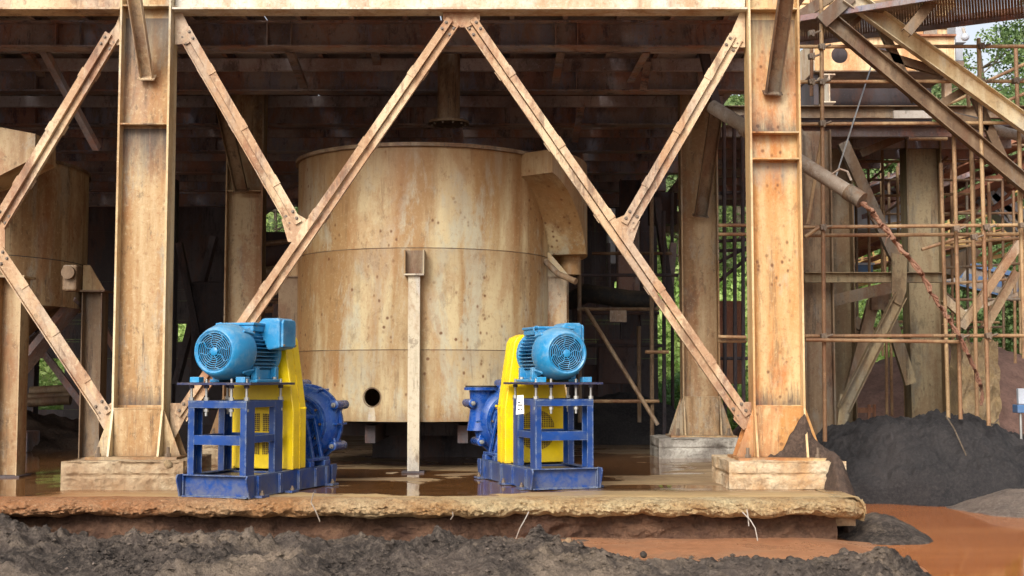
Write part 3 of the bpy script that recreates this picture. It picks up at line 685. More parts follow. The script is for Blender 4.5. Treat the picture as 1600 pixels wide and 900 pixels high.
# supports: posts are things, brackets are parts of the tank
def tank_post(a, w, label, ztop, capw, mat, zfoot=0, group='posts carrying the round tank'):
    p = tp(a, TR+.115, 0); th = thing('tank_post', label, 'post', (p.x,p.y,zfoot), group)
    r = V(math.sin(R(a)), -math.cos(R(a)), 0); tng = V(math.cos(R(a)), math.sin(R(a)), 0)
    hparts(th, (p.x,p.y,zfoot+.02), (p.x,p.y,ztop), w, w, tng, mat, .01, .014) if w > .2 else build('box_section', MB().obox(p+V(0,0,(ztop+zfoot+.02)/2), tng, r, (0,0,1), w, w*.9, ztop-zfoot-.02), mat, th)
    build('foot_plate', MB().obox(p+V(0,0,zfoot+.012), tng, r, (0,0,1), w+.14, w+.12, .022), M['dark'], th)
    build('cap_plate', MB().obox(p+V(0,0,ztop+.012), tng, r, (0,0,1), capw, .24, .022), mat, th)
    return th, p, r, tng
tank_post(0, .155, 'narrow whitish post standing before the middle of the round tank', P(656,431,17.0).z, .26, M['post'])
p = tp(0, TR+.115, 0); zc, zt = P(656,431,17.0).z+.024, P(656,391,17.0).z
for s in (-1, 1): build('bracket_cheek', MB().box(p.x+s*.125-.01, p.x+s*.125+.01, p.y-.1, p.y+.13, zc, zt), tm, tk)
build('bracket_back', MB().box(p.x-.113, p.x+.113, p.y+.02, p.y+.035, zc, zt), M['back'], tk)
for a, lbl in ((-82, 'left'), (82, 'right')):
    zt_ = P(468 if a < 0 else 858, 437, 19).z
    th, p, r, tng = tank_post(a, .3, 'brown H post under the '+lbl+' side bracket of the round tank', zt_, .36, M['back'] if a < 0 else M['column_plain'])
    for s in (-1, 1):
        build('bracket_cheek', MB().prism([p-r*.13+tng*s*.13+V(0,0,zt_+.024), p+r*.13+tng*s*.13+V(0,0,zt_+.024), p-r*.0+tng*s*.13+V(0,0,zt_+.2), p-r*.13+tng*s*.13+V(0,0,zt_+.3)], tng*.014), tm, tk)
    build('bracket_face', MB().prism([p+V(-.165,-.165,zt_+.024), p+V(.165,-.165,zt_+.024), p+V(.165 if a < 0 else -.12,-.165,zt_+.36), p+V(.1 if a < 0 else -.165,-.165,zt_+.36)], V(0,.014,0)), tm, tk)
solo('drain_pipe', MB().tube([P(852,408,18.4), P(872,428,18.2), P(900,440,18.0)], .045, 10), M['back'], 'short bent drain pipe on the right flank of the round tank', 'pipe', smooth=40)
solo('tank_underframe', MB().box(-3.0,.4,18.9,19.1,.4,.62).box(-2.0,-1.86,17.5,20.6,.36,.6).box(-.74,-.6,17.5,20.6,.36,.6).box(-2.2,-.4,20.3,21,0,.6), M['dark'], 'dark beams under the bottom of the round tank', 'frame')

# ================================================================ left tank
T2, R2 = V(-8.75, 19.0, 0), 2.3
t2 = thing('left_tank', 'dim brown round tank cut by the left picture edge', 'tank', (T2.x, T2.y, 2.25))
z2 = P(100,472,17.3).z; zt2 = P(100,238,17.6).z; zm2 = P(60,392,17).z
for za, zb in ((z2, zm2-.006), (zm2+.006, zt2)):
    build('shell_course', MB().lathe([(R2,za),(R2,zb)], (T2.x,T2.y,0), (0,0,1), 72), M['column_plain'], t2, 30)
build('weld_seam', MB().lathe([(R2-.005,zm2-.008),(R2-.005,zm2+.008)], (T2.x,T2.y,0), (0,0,1), 72), M['dark'], t2, 30)
build('cone_bottom', MB().lathe([(R2-.04,z2+.05),(R2-.45,z2-.05),(.25,.75)], (T2.x,T2.y,0), (0,0,1), 48), M['back'], t2, 30)
build('rim_cover', MB().lathe([(R2+.03,zt2-.05),(R2+.03,zt2),(0,zt2+.02)], (T2.x,T2.y,0), (0,0,1), 72), M['back'], t2, 30)
lug = P(118,434,17.6)
build('lifting_lug', MB().box(lug.x-.1, lug.x+.1, lug.y-.25, lug.y-.05, lug.z-.2, lug.z+.16), M['back'], t2, bevel=.03)
build('lug_boss', MB().cyl(lug+V(0,-.25,.05), lug+V(0,-.32,.05), .09, 16), M['back'], t2, 40)
bx = [P(-70,186,16.5), P(55,209,16.5), P(55,246,16.5), P(0,274,16.5), P(-70,300,16.5)]
build('launder_box', MB().prism(bx, V(0,.75,0)), M['column_plain'], t2)
def hpost(x, y, z1, w, label, mat, zf=0):
    th = thing('support_post', label, 'post', (x,y,zf), 'posts carrying the left tank')
    hparts(th, (x,y,zf+.02), (x,y,z1), w, w, (1,0,0), mat, .01, .016)
    build('foot_plate', MB().box(x-w*.7, x+w*.7, y-w*.7, y+w*.7, zf, zf+.02), M['dark'], th)
    build('cap_plate', MB().box(x-w*.68, x+w*.68, y-w*.68, y+w*.68, z1, z1+.025), mat, th); return th
q = P(14,740,16.35); th = hpost(q.x, 16.35, P(14,435,16.35).z, .3, 'front H post at the left picture edge under the left tank', M['column_plain'])
q2 = P(143,718,19.1); zc = P(143,457,19.1).z; th = hpost(q2.x, 19.1, zc, .3, 'H post right of the left tank beside the front left column', M['back'])
build('top_gusset', MB().prism([V(q2.x-.15,18.98,zc+.025), V(q2.x+.18,18.98,zc+.025), V(q2.x-.05,18.98,zc+.4), V(q2.x-.15,18.98,zc+.4)], V(0,.02,0)), M['tank'], th)
for i, (a, b, D, wd, lb) in enumerate([((20,592),(120,470),18.6,.34,'broad dark strut rising under the left tank'), ((40,545),(95,500),20.2,.2,'thin dark strut behind the broad one'), ((60,540),(150,660),20,.2,'dark strut falling behind the right post'),
                        ((140,470),(230,640),20.8,.25,'dark strut behind the front left column'), ((60,470),(110,560),19.6,.15,'narrow strut crossing below the left tank')]):
    solo('tank_strut', MB().bar(P(*a,D), P(*b,D+.4), .1, wd, (0,-1,.3)), M['under'], lb, 'strut', 'struts under the left tank')

# ================================================================ slurry pump sets (built once, copied)
def pump_set():
    th = link_empty('pump_set', (0,0,0)); Bl, Mo, Pu = M['blue'], M['motor'], M['pump']
    # base frame of channels
    b = MB()
    for s in (-1, 1): b.box(s*.4, s*.388, 0.02, 1.95, 0, .23).box(s*.4, s*.31, .03, 1.94, .218, .2295).box(s*.4, s*.31, .03, 1.94, .0005, .012)
    b.box(-.388, .388, .06, .072, .01, .228).box(-.388, .388, .0, .075, .2185, .2300).box(-.388, .388, -.02, .075, 0, .011)
    b.box(-.388, .388, 1.9, 1.912, .01, .2170)
    for v in (.85, 1.25, 1.6): b.box(-.388, .388, v, v+.08, .03, .2165)
    bf = build('base_frame', b, Bl, th, bevel=.004)
    build('deck_sheet', MB().box(-.305, .305, .08, 1.2, .19, .198), M['darkblue'], bf)
    for s in (-1, 1):
        for v in (.02, 1.93):
            o = v-.012
            lp = [V(s*.405,o-.06,.235), V(s*.405,o-.085,.2), V(s*.405,o-.06,.12), V(s*.405,o-.02,.0), V(s*.405,o+.06,.0), V(s*.405,o+.06,.235)] if v < 1 else [V(s*.405,o-.05,.235), V(s*.405,o+.06,.235), V(s*.405,o+.085,.2), V(s*.405,o+.03,.0), V(s*.405,o-.05,0)]
            l = build('lifting_lug', MB().prism(lp, V(s*.016,0,0)), Bl, bf, bevel=.003)
        for v in (.16, .62, 1.05, 1.45, 1.72): build('channel_rib', MB().box(s*.396, s*.345, v, v+.012, .012, .2175).box(s*.4015, s*.43, v, v+.05, .012, .218), Bl, bf)
        for v in (.1, .75, 1.72): build('foot_pad', MB().box(s*.36, s*.5, v, v+.16, -.0, .022), Bl, bf); build('anchor_bolt', MB().cyl(V(s*.46,v+.08,.022), V(s*.46,v+.08,.07), .013, 8).cyl(V(s*.46,v+.08,.0225), V(s*.46,v+.08,.045), .024, 6), M['bolt'], bf)
    # motor stand
    for s in (-1, 1):
        for v in (.03, .63):
            build('stand_leg', MB().box(s*.35, s*.338, v, v+.17, .23, 1.0).box(s*.338, s*.275, v, v+.012, .23, 1.0).box(s*.338, s*.275, v+.158, v+.17, .23, 1.0), Bl, th, bevel=.003)
        build('stand_side_rail', MB().box(s*.349, s*.28, .2005, .6295, .93, .9990), Bl, th, bevel=.003)
        build('stand_side_rail', MB().box(s*.347, s*.29, .2005, .6295, .56, .635), Bl, th, bevel=.003)
    for v, w in ((.028, .012), (.76, .012)):
        build('stand_top_rail', MB().box(-.351, .351, v, v+.06, .988, 1.001).box(-.349, .349, v-.002, v+.012, .925, .988), Bl, th, bevel=.002)
        build('stand_mid_rail', MB().box(-.274, .274, v+.004, v+.014, .54, .64).box(-.274, .274, v+.014, v+.06, .63, .64), Bl, th, bevel=.002)
    pl = build('motor_plate', MB().box(-.44, .44, -.05, .9, 1.165, 1.19), M['darkblue'], th, bevel=.003)
    for u in (-.33, -.15, .15, .33):
        for v in ((.06, .78) if abs(u) > .2 else (.06,)):
            r = build('threaded_rod', MB().cyl(V(u,v,.84), V(u,v,1.23), .014, 10), M['zinc'], th, 40)
            build('nut', MB().cyl(V(u,v,1.003), V(u,v,1.036), .028, 6), M['zinc'], r); build('nut', MB().cyl(V(u,v,1.13), V(u,v,1.163), .028, 6), M['darkblue'], r)
            build('nut', MB().cyl(V(u,v,.885), V(u,v,.915), .026, 6), M['zinc'], r)
    # motor, axis along v
    ax, zc = V(0,1,0), 1.515
    O = V(0,0,zc)
    mo = build('motor_body', MB().lathe([(0,.3),(.17,.3),(.17,.80),(.245,.80),(.245,.86),(.2,.93),(.12,.96),(.06,.97),(.06,1.0),(0,1.0)], O, ax, 40), Mo, th, 35)
    build('fan_cowl', MB().lathe([(.208,-.045),(.222,-.055),(.236,-.05),(.27,.03),(.298,.13),(.302,.24),(.296,.30),(.286,.335),(.262,.34),(.25,.30),(.2,0),(.2,-.04),(.208,-.045)], O, ax, 56), Mo, mo, 50)
    for k in range(4):
        a = math.pi/4+k*math.pi/2; c = O+V(.297*math.cos(a), .25, .297*math.sin(a)); rd = V(math.cos(a),0,math.sin(a)); tg = V(-math.sin(a),0,math.cos(a))
        build('cowl_boss', MB().prism([c-tg*.05+V(0,.09,0), c-tg*.012-V(0,.08,0), c+tg*.012-V(0,.08,0), c+tg*.05+V(0,.09,0)], rd*.022), Mo, mo, bevel=.004)
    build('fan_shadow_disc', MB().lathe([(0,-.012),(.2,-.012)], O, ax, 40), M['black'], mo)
    gr = MB()
    for k in range(7):
        r = .062+k*.0222; w = .0046
        gr.lathe([(r-w,-.047),(r,-.0515),(r+w,-.047),(r,-.043),(r-w,-.047)], O, ax, 48)
    build('fan_grille', gr, Mo, mo)
    sp = MB()
    for k in range(8):
        pts = []
        for i in range(15):
            f = i/14; r = .04+.165*f; a = k*math.pi/4+.45*math.sin(f*2*math.pi)*.55+.5*f; pts.append(O+V(r*math.cos(a), -.049, r*math.sin(a)))
        sp.tube(pts, .0042, 5)
    build('grille_spokes', sp, Mo, mo)
    build('grille_hub', MB().lathe([(0,-.062),(.03,-.062),(.044,-.055),(.046,-.04),(0,-.04)], O, ax, 20), Mo, mo, 40)
    for k in range(40):
        a = 2*math.pi*k/40
        if abs(math.sin(a)) > .93 and math.sin(a) > 0: continue
        c = O+V(math.cos(a)*.228, .57, math.sin(a)*.228)
        build('cooling_fin', MB().obox(c, (0,1,0), (math.cos(a),0,math.sin(a)), (-math.sin(a),0,math.cos(a)), .47, .116, .006), Mo, mo)
    build('end_ring', MB().lathe([(.24,.80),(.285,.81),(.29,.86),(.26,.885),(.22,.885)], O, ax, 48), Mo, mo, 35)
    for s in (-1, 1):
        build('motor_foot', MB().box(s*.29, s*.17, .34, .86, 1.192, 1.225).box(s*.27, s*.2, .36, .43, 1.225, 1.36).box(s*.27, s*.2, .77, .84, 1.225, 1.36).box(s*.21, s*.19, .43, .77, 1.225, 1.33), Mo, mo, bevel=.008)
        build('foot_block', MB().box(s*.33, s*.22, .02, .12, 1.191, 1.25), Mo, mo, bevel=.006)
        for v in (.42, .78): build('foot_bolt', MB().cyl(V(s*.25,v,1.22), V(s*.25,v,1.25), .024, 6), M['zinc'], mo)
        e = O+V(s*.2,.40,.235); build('lifting_eye', MB().tube([e+V(.034*math.cos(q)*1, 0, .045+.034*math.sin(q)) for q in [2*math.pi*i/14 for i in range(15)]], .011, 7, False).cyl(e-V(0,0,.04), e+V(0,0,.014), .02, 10), M['motor'] if s < 0 else M['zinc'], mo, 40)
    # terminal chest on top and junction box out to the right
    build('cable_chest', MB().box(-.2, .24, .33, .86, 1.735, 1.80).box(-.215, .255, .315, .875, 1.800, 1.83).box(-.16, .2, .36, .84, 1.68, 1.7345), Mo, mo, bevel=.010)
    jb = MB().prism([V(.16,.56,1.83), V(.22,.56,1.885), V(.40,.56,1.885), V(.43,.56,1.86), V(.43,.56,1.56), V(.28,.56,1.54), V(.24,.56,1.62), V(.16,.56,1.74)], V(0,.33,0))
    build('junction_box', jb, Mo, mo, bevel=.018)
    build('box_lid', MB().prism([V(.432,.58,1.57), V(.432,.87,1.57), V(.432,.87,1.84), V(.432,.845,1.868), V(.432,.605,1.868), V(.432,.58,1.84)], V(.03,0,0)), Mo, mo, bevel=.012)
    for z in (1.70, 1.73, 1.76, 1.79): build('raised_line', MB().box(.462, .4655, .66, .79, z, z+.007), Mo, mo)
    for v in (.60, .85): build('lid_bolt', MB().cyl(V(.46,v,1.59), V(.474,v,1.59), .013, 6), M['bolt'], mo)
    # belt guard
    Ye = M['yellow']; g0, g1 = .95, 1.25
    pg = [(-.40,.235),(.40,.235),(.40,.88),(.335,1.32),(.285,1.66),(.25,1.72),(.17,1.755),(-.17,1.755),(-.25,1.72),(-.285,1.66),(-.335,1.32),(-.40,.88)]
    bg_ = build('belt_guard', MB().prism([V(u,g0,z) for u, z in pg], V(0,g1-g0,0)), Ye, th, bevel=.012)
    build('guard_rim', MB().prism([V(u*1.012,1.098,.8855+(z-.8855)*1.006) for u, z in pg], V(0,.008,0)), Ye, bg_)
    for s in (-1, 1):
        build('guard_clip', MB().box(s*.405, s*.46, 1.09, 1.105, .90, .912).cyl(V(s*.455,1.097,.906), V(s*.475,1.097,.906), .013, 8), Ye, bg_)
        build('corner_flange', MB().box(s*.41, s*.33, .93, .9485, .236, .262), Ye, bg_)
        for e in (-1, 1):
            pts = [V(s*.02, g0-.003, .62+e*.03)]+[V(s*(.02+.2*math.cos(a)), g0-.003, .62+e*(.03+.2*math.sin(a))) for a in [math.pi/2*i/8 for i in range(9)]]
            vm = build('vent_mesh', MB().prism(pts, V(0,.002,0)), M['meshdark'], bg_)
            wr = MB()
            for k in range(9):
                q = .015+k*.022; h = math.sqrt(max(0, .2*.2-q*q))
                wr.box(s*(.02+q), s*(.02+q+.005), g0-.007, g0-.0035, .62+e*.03, .62+e*(.03+h)); wr.box(s*.02, s*(.02+h), g0-.0075, g0-.004, .62+e*(.03+q), .62+e*(.03+q+.005))
            build('vent_wires', wr, Ye, bg_)
    # bearing housing and frame
    z = .70
    bh = build('bearing_housing', MB().lathe([(0,1.252),(.06,1.252),(.06,1.3),(.13,1.3),(.15,1.33),(.15,1.62),(.13,1.66),(.1,1.75),(.1,1.86)], V(0,0,z), ax, 28), Pu, th, 35)
    for s in (-1, 1):
        w = MB().prism([V(s*.36,1.55,.30), V(s*.05,1.55,.30), V(s*.05,1.55,.52), V(s*.17,1.55,.78), V(s*.26,1.55,.78)], V(0,.03,0))
        build('pedestal_web', MB().bar(V(s*.33,1.56,.31), V(s*.22,1.56,.8), .035, .05, (0,1,0)).bar(V(s*.33,1.78,.31), V(s*.22,1.78,.8), .035, .05, (0,1,0)).box(s*.2, s*.25, 1.54, 1.8, .77, .81), Pu, bh, bevel=.006)
        build('pedestal_foot', MB().box(s*.40, s*.12, 1.36, 1.46, .2305, .29).box(s*.40, s*.12, 1.72, 1.86, .2305, .29).box(s*.38, s*.1, 1.36, 1.88, .29, .325), Pu, bh, bevel=.006)
        build('clamp_bolt', MB().cyl(V(s*.235,1.50,.79), V(s*.235,1.62,.79), .034, 12), Pu, bh, 40)
    build('pedestal_body', MB().prism([V(-.16,1.36,.325), V(.16,1.36,.325), V(.12,1.36,.62), V(-.12,1.36,.62)], V(0,.5,0)), Pu, bh, bevel=.01)
    # wet end: split volute with bolt lugs and an upright discharge on the left
    cz = z; cs = build('pump_casing', MB().lathe([(.12,1.80),(.2,1.80),(.2,1.815),(.215,1.815),(.225,1.79),(.255,1.79),(.262,1.83),(.30,1.83),(.306,1.80),(.335,1.80),(.345,1.85),(.385,1.88),(.425,1.93),(.437,1.99),(.437,2.03),(.437,2.07),(.43,2.13),(.4,2.2),(.34,2.25),(.25,2.27),(.25,2.33),(.3,2.33),(.3,2.36),(.12,2.36)], V(0,0,cz), ax, 56), Pu, th, 32)
    build('split_flange', MB().lathe([(.43,2.01),(.468,2.012),(.468,2.048),(.43,2.05)], V(0,0,cz), ax, 56), Pu, cs, 30)
    nzv = MB().grid(25, 9, lambda i, j: V(-.36+(.155-.03*math.sin(j*math.pi)+.03*(1-j))*math.cos(2*math.pi*i), 2.04+(.15-.02*math.sin(j*math.pi))*math.sin(2*math.pi*i), cz-.12+.54*j))
    build('discharge_neck', nzv, Pu, cs, 50)
    build('discharge_flange', MB().lathe([(.1,.0),(.215,.0),(.215,.035),(.1,.035)], V(-.36,2.04,1.085), (0,0,1), 32), Pu, cs, 35)
    build('gasket', MB().lathe([(.0,.0),(.2,.0),(.2,.02),(.0,.02)], V(-.36,2.04,1.122), (0,0,1), 32), M['rubber'], cs, 35)
    build('neck_rib', MB().prism([V(-.2,2.03,1.08), V(-.2,2.03,.98), V(.05,2.03,1.12), V(-.02,2.03,1.14)], V(0,.02,0)), Pu, cs)
    for a in (28, -33, 152, -147, 100):
        r = .475; c = V(r*math.cos(R(a)), 0, cz+r*math.sin(R(a)))
        if a == 152: c.x -= .09
        build('casing_bolt', MB().tube([c+V(0,1.90,0), c+V(0,1.905,0), c+V(0,2.2,0), c+V(0,2.22,0)], [.046,.053,.053,.04], 14), Pu, cs, 40)
        build('bolt_end', MB().cyl(c+V(0,1.875,0), c+V(0,1.90,0), .03, 6).cyl(c+V(0,1.85,0), c+V(0,1.876,0), .016, 8), M['zinc'], cs)
        rd = V(math.cos(R(a)),0,math.sin(R(a))); tg = V(-math.sin(R(a)),0,math.cos(R(a)))
        b0 = V(0,0,cz)+rd*.36
        build('bolt_lug', MB().prism([b0-tg*.12+V(0,1.95,0), c+tg*-.05+V(0,1.95,0), c+tg*.05+V(0,1.95,0), b0+tg*.12+V(0,1.95,0)], V(0,.16,0)), Pu, cs, bevel=.012)
    for a in (0, 62, -62, 180, 118): 
        rd = V(math.cos(R(a)),0,math.sin(R(a))); tg = V(-math.sin(R(a)),0,math.cos(R(a)))
        build('volute_rib', MB().obox(V(0,2.03,cz)+rd*.42, rd, (0,1,0), tg, .09, .26, .022), Pu, cs, bevel=.004)
    for k in range(10):
        a = 2*math.pi*k/10; q = V(.28*math.cos(a), 1.80, cz+.28*math.sin(a)); build('ring_bolt', MB().cyl(q, q+V(0,.035,0), .014, 6), M['bolt'], cs)
    return th
pA = pump_set()
tag(pA, 'belt driven slurry pump with blue motor, left one beside the front left column', 'pump', 'slurry pump sets')
pB = copy_tree(pA); pB['label'] = 'belt driven slurry pump with blue motor, right one with a white tag on its stand'
YAW = R(18.6)
pA.location = (-3.09, 13.40, .006); pA.rotation_euler.z = -YAW
pB.location = (.60, 14.42, .006); pB.rotation_euler.z = YAW
# white tag hung on the right stand
ps = [P(808,618,14.52), P(818,617,14.52), P(819,646,14.52), P(806,648,14.52)]
tg_ = solo('paper_tag', MB().prism(ps, V(0,.003,0)), M['paper'], 'white paper tag hanging on the left leg of the right pump stand', 'tag')
o_ = V(0,-.0035,0)
for k, (x0, x1, y) in enumerate([(809,813,628),(809,816,632),(809,812,639),(814,816,639)]):
    build('print_mark', MB().prism([P(x0,y,14.515), P(x1,y,14.515), P(x1,y+1.6,14.515), P(x0,y+1.6,14.515)], V(0,.0006,0)), M['ink'], tg_)

# wires poking out of the slab and earth
for i, (pts, lb) in enumerate([([(826,800,12.98),(820,812,12.9),(812,826,12.8),(806,842,12.7)], 'bent wire hanging from the slab edge left of the right pump'),
                       ([(1160,800,12.95),(1172,812,12.9),(1180,825,12.85),(1184,845,12.8)], 'bent wire hanging from the slab edge under the right column'),
                       ([(1167,796,12.95),(1169,808,12.93),(1170,822,12.92)], 'straight wire end beside the bent wire under the right column'),
                       ([(490,770,13.0),(486,785,12.85),(494,800,12.8),(500,815,12.8)], 'thin wire on the slab edge in front of the left pump'),
                       ([(707,800,12.95),(708,806,12.93),(704,812,12.93)], 'short wire hook under the slab edge before the tank')]):
    solo('rebar_wire', MB().tube([P(*q) for q in pts], .006, 6), M['greypipe'], lb, 'wire', 'loose wires at the slab edge')
for i, (px, py, D, s, m, lb) in enumerate([(262,725,14.1,.05,'rubble','small stone on the left plinth edge'),(885,850,12.3,.06,'concrete','pale stone lying on the mud bank below the right pump'),(1005,866,11.7,.03,'mud','small clod by the wet channel'),
                               (130,836,12.3,.045,'mud','clod on the left end of the mud bank'),(560,855,12,.05,'mud','clod in the middle of the mud bank'),(1320,862,11.3,.045,'mud','dark clod near the pond edge'),(1235,880,11.0,.06,'mud','dark clod in the front right mud'),(1400,880,11,.07,'mud','dark clod at the tip of the mud bank')]):
    c = P(px,py,D); mb = MB(); bm = bmesh.new(); bmesh.ops.create_icosphere(bm, subdivisions=2, radius=s)
    mb.add([c+v.co*(1+.5*nz(v.co.x*9+i, v.co.y*9, v.co.z*9, 1.5, 3))*1 for v in bm.verts], [tuple(v.index for v in f.verts) for f in bm.faces]); bm.free()
    solo('stone', mb, M[m], lb, 'stone', 'loose stones and clods', smooth=40)

# ================================================================ things in the dark under the deck
def tube_thing(name, pts, r, mat, label, cat, group=None, seg=10): return solo(name, MB().tube([P(*q) for q in pts], r, seg), mat, label, cat, group, 40)
sc = thing('inner_scaffold', 'dark tube scaffold right of the tank under the deck', 'scaffold', V(2.2, 22, 0))
for x, y0, y1, D in ((1018,300,690,21.5),(998,510,660,22.5),(1037,330,690,23),(905,400,660,22),(878,430,650,22.6),(951,380,500,25),(1050,300,640,26)):
    build('scaffold_standard', MB().tube([P(x,y0,D), P(x+1,y1,D)], .036, 8), M['back'] if x in (1018,905,998) else M['dark'], sc, 40)
for y, x0, x1, D in ((483,902,1030,21.6),(489,910,1030,21.8),(430,880,1060,22.2),(627,905,1030,21.4),(396,925,1050,23),(540,880,1040,23),(550,1008,1045,21.2)):
    build('scaffold_ledger', MB().tube([P(x0,y,D), P(x1,y,D)], .03, 8), M['scaf'] if y in (550,627) else (M['back'] if y in (483,396) else M['dark']), sc, 40)
tube_thing('loose_tube', [(915,482,21),(1028,664,20.6)], .035, M['back'], 'brown tube slanting down behind the right pump motor', 'tube')
solo('blank_plate', MB().box(P(953,485,21.3).x, P(979,485,21.3).x, 21.3, 21.32, P(960,503,21.3).z, P(960,485,21.3).z), M['greypipe'], 'small blank plate hung on the scaffold under the deck', 'plate')
tube_thing('black_hose', [(892,470,23),(915,458,22.6),(945,462,22.4),(980,468,22.4),(1015,470,22.4)], .17, M['rubber'], 'fat black hose lying across the dark scaffold right of the tank', 'hose')
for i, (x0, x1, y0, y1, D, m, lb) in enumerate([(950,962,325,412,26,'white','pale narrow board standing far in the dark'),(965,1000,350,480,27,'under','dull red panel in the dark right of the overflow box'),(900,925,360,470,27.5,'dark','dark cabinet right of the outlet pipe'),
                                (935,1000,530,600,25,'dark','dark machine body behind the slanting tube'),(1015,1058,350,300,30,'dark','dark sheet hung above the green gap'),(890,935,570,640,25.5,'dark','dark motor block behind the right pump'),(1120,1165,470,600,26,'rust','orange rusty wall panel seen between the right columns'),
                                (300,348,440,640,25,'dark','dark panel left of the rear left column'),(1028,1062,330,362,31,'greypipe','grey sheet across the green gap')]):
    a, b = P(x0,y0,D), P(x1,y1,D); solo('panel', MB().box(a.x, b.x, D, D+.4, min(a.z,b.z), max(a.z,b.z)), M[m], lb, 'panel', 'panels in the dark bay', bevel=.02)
tube_thing('thick_pipe', [(902,360,24),(903,480,24),(903,640,24)], .12, M['dark'], 'thick dark pipe standing right of the tank', 'pipe')
tube_thing('thick_pipe', [(385,345,27),(420,318,27),(470,300,27)], .16, M['under'], 'dark pipe slanting past the green gap left of the tank', 'pipe')
tube_thing('thick_pipe', [(405,405,25),(440,395,25),(500,380,25)], .2, M['dark'], 'thick dark pipe below the green gap left of the tank', 'pipe')
tube_thing('thin_pipe', [(405,382,24),(480,374,24)], .05, M['back'], 'thin brown pipe between the rear left column and the tank', 'pipe')
tube_thing('thin_pipe', [(405,428,23),(480,414,23)], .11, M['back'], 'brown pipe with a valve left of the tank bracket', 'pipe')
tube_thing('thin_pipe', [(408,485,22),(455,481,22)], .06, M['brace'], 'lighter pipe stub left of the tank near the left motor', 'pipe')
v = thing('hand_valve', 'hand valve on the pipe stub left of the tank', 'valve', P(432,484,22)); c = P(432,484,22)
build('valve_body', MB().cyl(c-V(0,0,.12), c+V(0,0,.1), .07, 12), M['under'], v, 40); build('valve_wheel', MB().lathe([(.1,0),(.13,0),(.13,.02),(.1,.02),(.1,0)], c+V(0,0,.14), (0,.3,1), 16).cyl(c+V(0,0,.08), c+V(0,0,.15), .015, 6).box(c.x-.1,c.x+.1,c.y-.01,c.y+.01,c.z+.14,c.z+.155), M['brace'], v)
for i, (a, b, D, wd, lb) in enumerate([((280,380),(325,600),25,.22,'dark strut crossing left behind the front left column'),((335,370),(275,600),25.5,.22,'dark strut crossing right behind the front left column'),((290,640),(345,520),23.5,.2,'low dark strut beside the rear left column'),((1025,310),(1052,500),23.6,.28,'dark plate strut beside the rear right column'),((1052,380),(1046,460),23.8,.2,'short rusty strut beside the rear right column'),((1085,20),(1120,170),18,.14,'rusty strut behind the right short brace')]):
    solo('inner_strut', MB().bar(P(*a,D), P(*b,D), .12, wd, (0,-1,.2)), M['dark'] if i != 4 else M['under'], lb, 'strut', 'struts inside the dark bay')
# added backdrop wall that keeps the far bay dark, with gaps to the green
rw = thing('backdrop_wall', 'added dark backdrop wall closing the far end of the lower bay', 'wall', V(-8, 34, 0))
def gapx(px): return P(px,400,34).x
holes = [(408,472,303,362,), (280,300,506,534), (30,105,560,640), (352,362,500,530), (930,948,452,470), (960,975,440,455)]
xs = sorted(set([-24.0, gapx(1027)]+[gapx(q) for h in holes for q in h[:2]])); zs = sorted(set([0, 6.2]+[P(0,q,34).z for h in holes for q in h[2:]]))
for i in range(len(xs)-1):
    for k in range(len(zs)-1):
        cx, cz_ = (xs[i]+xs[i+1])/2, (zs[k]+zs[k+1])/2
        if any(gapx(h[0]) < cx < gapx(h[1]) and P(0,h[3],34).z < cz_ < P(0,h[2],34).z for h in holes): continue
        build('backdrop_panel', MB().box(xs[i], xs[i+1]-.004, 34, 34.05+.01*((i+k) % 2), zs[k], zs[k+1]-.004), M['dark'], rw)
for i, x in enumerate([-14.2, -10.6, -7.6, -2.2, .6, 2.6]):
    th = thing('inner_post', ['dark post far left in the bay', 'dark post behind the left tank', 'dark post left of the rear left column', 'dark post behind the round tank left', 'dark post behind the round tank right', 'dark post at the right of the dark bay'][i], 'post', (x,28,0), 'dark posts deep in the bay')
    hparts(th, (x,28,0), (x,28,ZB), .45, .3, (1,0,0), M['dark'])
for i, (px0, px1, py, D, r, lb) in enumerate([(45,110,625,24,.09,'lowest of the loose pipes under the left tank'),(40,115,617,24.4,.08,'middle loose pipe under the left tank'),(48,112,608,24.8,.1,'topmost loose pipe under the left tank')]):
    tube_thing('loose_pipe', [(px0,py+4,D),(px1,py,D)], r, M['back'], lb, 'pipe', 'loose pipes piled under the left tank')
solo('block', MB().box(P(45,0,22).x, P(74,0,22).x, 21.6, 22.2, 0, .34), M['under'], 'dark steel block on the wet floor under the left tank', 'block', bevel=.02)

# ================================================================ the yard on the right
def bar_thing(name, a, b, D, h, dep, mat, label, cat, group, D2=None):
    p0, p1 = P(*a,D), P(*b,D2 or D); d = (p1-p0).normalized(); n = d.cross(V(0,1,0)).normalized()
    return solo(name, MB().obox((p0+p1)/2, d, n, V(0,1,0), (p1-p0).length, h, .014).obox((p0+p1)/2+n*(h/2-.006)+V(0,dep/2,0), d, n, V(0,1,0), (p1-p0).length, .012, dep).obox((p0+p1)/2-n*(h/2-.006)+V(0,dep/2,0), d, n, V(0,1,0), (p1-p0).length, .012, dep), mat, label, cat, group)
def chan(th, name, a, b, D, h, dep, mat, D2=None, back=True):
    p0, p1 = P(*a,D), P(*b,D2 or D); d = (p1-p0).normalized(); n = d.cross(V(0,1,0)).normalized(); L = (p1-p0).length; c = (p0+p1)/2; Y = V(0,1,0)
    mb = MB().obox(c, d, n, Y, L, h, .014)
    for s in (-1, 1): mb.obox(c+n*s*(h/2-.006)+Y*(dep/2 if back else -dep/2), d, n, Y, L, .012, dep)
    return build(name, mb, mat, th)
YG = -.6
